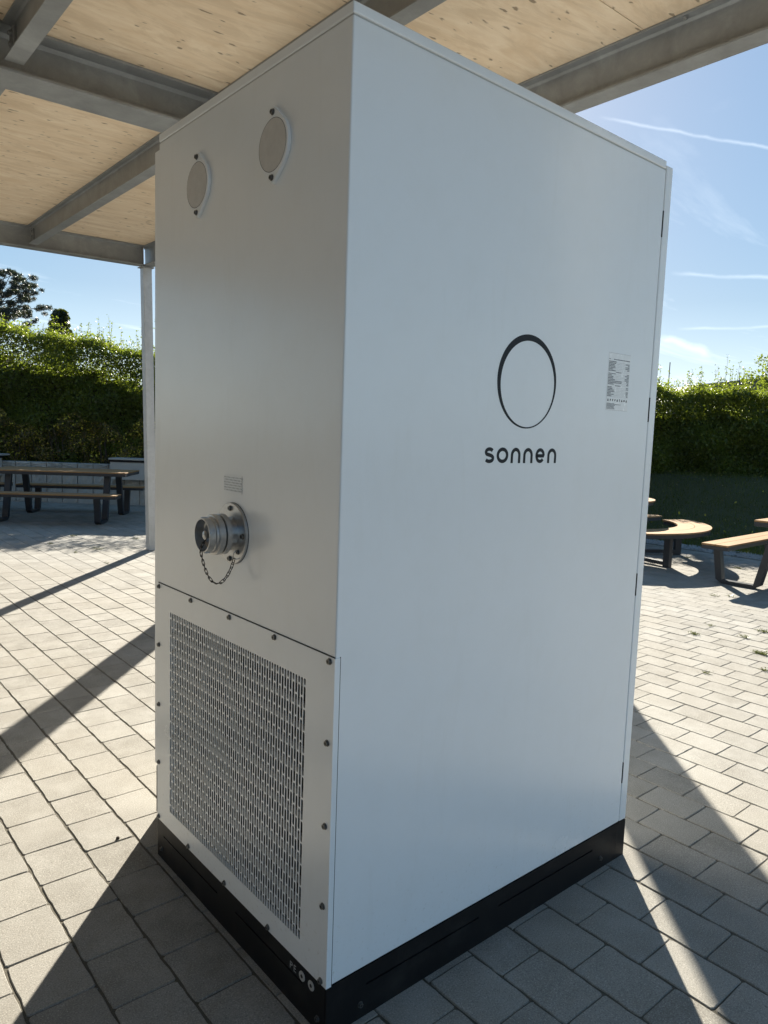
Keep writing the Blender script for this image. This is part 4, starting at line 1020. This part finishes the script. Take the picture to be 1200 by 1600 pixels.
# background bush behind the hedge near the cabinet's right edge
bx = loc(6.6, 19); base = (*bx, 0.3); cr_pts = []
for k in range(60):
    l = rs.uniform(5.6, 8.6); zc = rs.uniform(1.6, 2.75 if l < 7 else 2.95); cr_pts.append((W3(l, 19+rs.uniform(-.5, .5), zc, base), rs.uniform(0.15, 0.3)))
clump_tree('bush', base, cr_pts, HLEAF, 'green bush behind the hedge to the right of the cabinet', 'bush', 0.08, [(0,0,0), (0,0,.6), (0,0,1.3)], [], 0.55, 300)

# ------------------------------------------------------------------ far house with a low grey roof, poles
hx_, hy_ = loc(26.3, 60); hs = tag(empty('house', (hx_, hy_, 0), (0, 0, math.atan2(RT.y, RT.x))), 'distant house with a low dark grey roof behind the hedge on the right', 'house')
HW = m_simple('pale render', (0.55, 0.53, 0.50), 0.8); HR = m_simple('dark roof tiles', (0.09, 0.085, 0.085), 0.7)
boxo('wall', -4.2, 4.2, -3.5, 3.5, 0, 4.6, HW, hs)
bm = bmesh.new()
prism(bm, [(-4.6, 4.55), (4.6, 4.55), (3.6, 6.35), (2.2, 6.55), (-2.5, 5.9)], -4, 4, Matrix(((1,0,0,0),(0,0,1,0),(0,1,0,0.02),(0,0,0,1)))); obj('roof', bm, HR, hs)
for x in (-2.5, 0, 2.5):
    w_ = boxo('window', x-0.5, x+0.5, -3.54, -3.502, 1.6, 2.9, DARK, hs); boxo('frame', x-0.56, x+0.56, -3.56, -3.542, 1.5, 1.58, HW, w_)
for l, d, h, lab_ in ((22.9, 60, 7.9, 'thin dark mast behind the hedge close to the cabinet door'), (28.6, 60, 7.3, 'thin dark mast behind the hedge beside the far roof')):
    x, y = loc(l, d); bm = bmesh.new(); cyl(bm, (0,0,0), (0,0,1), 0.05, h, 8, 0.035); m = obj('mast', bm, DARK); m.location = (x, y, 0); tag(m, lab_, 'mast', 'masts behind the hedge')

# ------------------------------------------------------------------ weeds and litter on the paving
def ground_at(u, v):
    d = Vector(((u-600)/F_PX, -(v-800)/F_PX, -1.0)); d.rotate(cam.rotation_euler); t = -cam.location.z/d.z; p = cam.location + d*t; return p.x, p.y
def weed(u, v, r, n, label, dark=False):
    x, y = ground_at(u, v); g = rng.normal(size=(n, 3))*np.array([r*0.5, r*0.5, r*0.12]); g[:, 2] = np.abs(g[:, 2]) + 0.004
    g[:, 0] *= 0.6; L_ = leaves(g, 0.013, aspect=0.5)
    tips = rng.normal(size=(n//2, 3))*np.array([r*0.45, r*0.6, r*0.2]); tips[:, 2] = np.abs(tips[:, 2])+0.003; sd_ = rng.normal(size=(n//2, 3))*0.0012; b_ = rng.normal(size=(n//2, 3))*0.002; b_[:, 2] = 0
    L_ = np.concatenate([L_, np.stack([b_, tips*0.5+sd_, tips, tips*0.5-sd_], 1)])
    ang = rs.uniform(-0.3, 0.3); o = bulk('weed', L_, 4, WEED); o.location = (x, y, 0); o.rotation_euler = (0, 0, ang); tag(o, label, 'weed', 'weeds in the paving joints')
W_ = [(1085,991,.05,70,'small flat green weed near the middle of the right paving'),(1190,1022,.07,130,'thick dark green weed at the right edge of the paving'),(1194,988,.07,80,'sprawling weed above the thick dark one at the right edge'),(1163,996,.06,40,'pale dry weed left of the sprawling one at the right edge'),(1104,1052,.045,30,'thin lone weed below the others on the right paving'),(1195,1048,.05,30,'dry sprig at the right edge below the thick weed'),
 (1110,978,.04,20,'faint sprig between bench shadow and small flat weed'),(1152,888,.05,60,'weed beside the foot of the sunlit picnic table'),(1072,872,.05,40,'weed at the foot of the round table leg'),(1115,931,.05,25,'dry sprig just below the bench shadow'),(1140,932,.06,30,'dry forked sprig right of the bench shadow'),
 (114,838,.07,50,'pale weed with seed heads at the edge of the hedge shadow'),(78,850,.06,40,'flat weed left of the pale seed-head weed'),(213,842,.06,40,'yellow-green weed close to the foot of the galvanised post'),(150,858,.10,60,'dry straggling weed between the pale weed and the post'),(118,864,.05,20,'small dark weed below the pale seed-head weed'),(166,880,.05,18,'lone green sprig by the post shadow')]
for w_ in W_: weed(*w_)
x, y = ground_at(184, 1311); bm = bmesh.new(); bmesh.ops.create_icosphere(bm, subdivisions=2, radius=0.006)
for v in bm.verts: v.co *= rnd.uniform(0.8, 1.25); 
o = obj('pebble', bm, BARK); o.location = (x, y, 0.004); tag(o, 'tiny dark crumb lying on the sunlit pavers left of the cabinet', 'pebble')
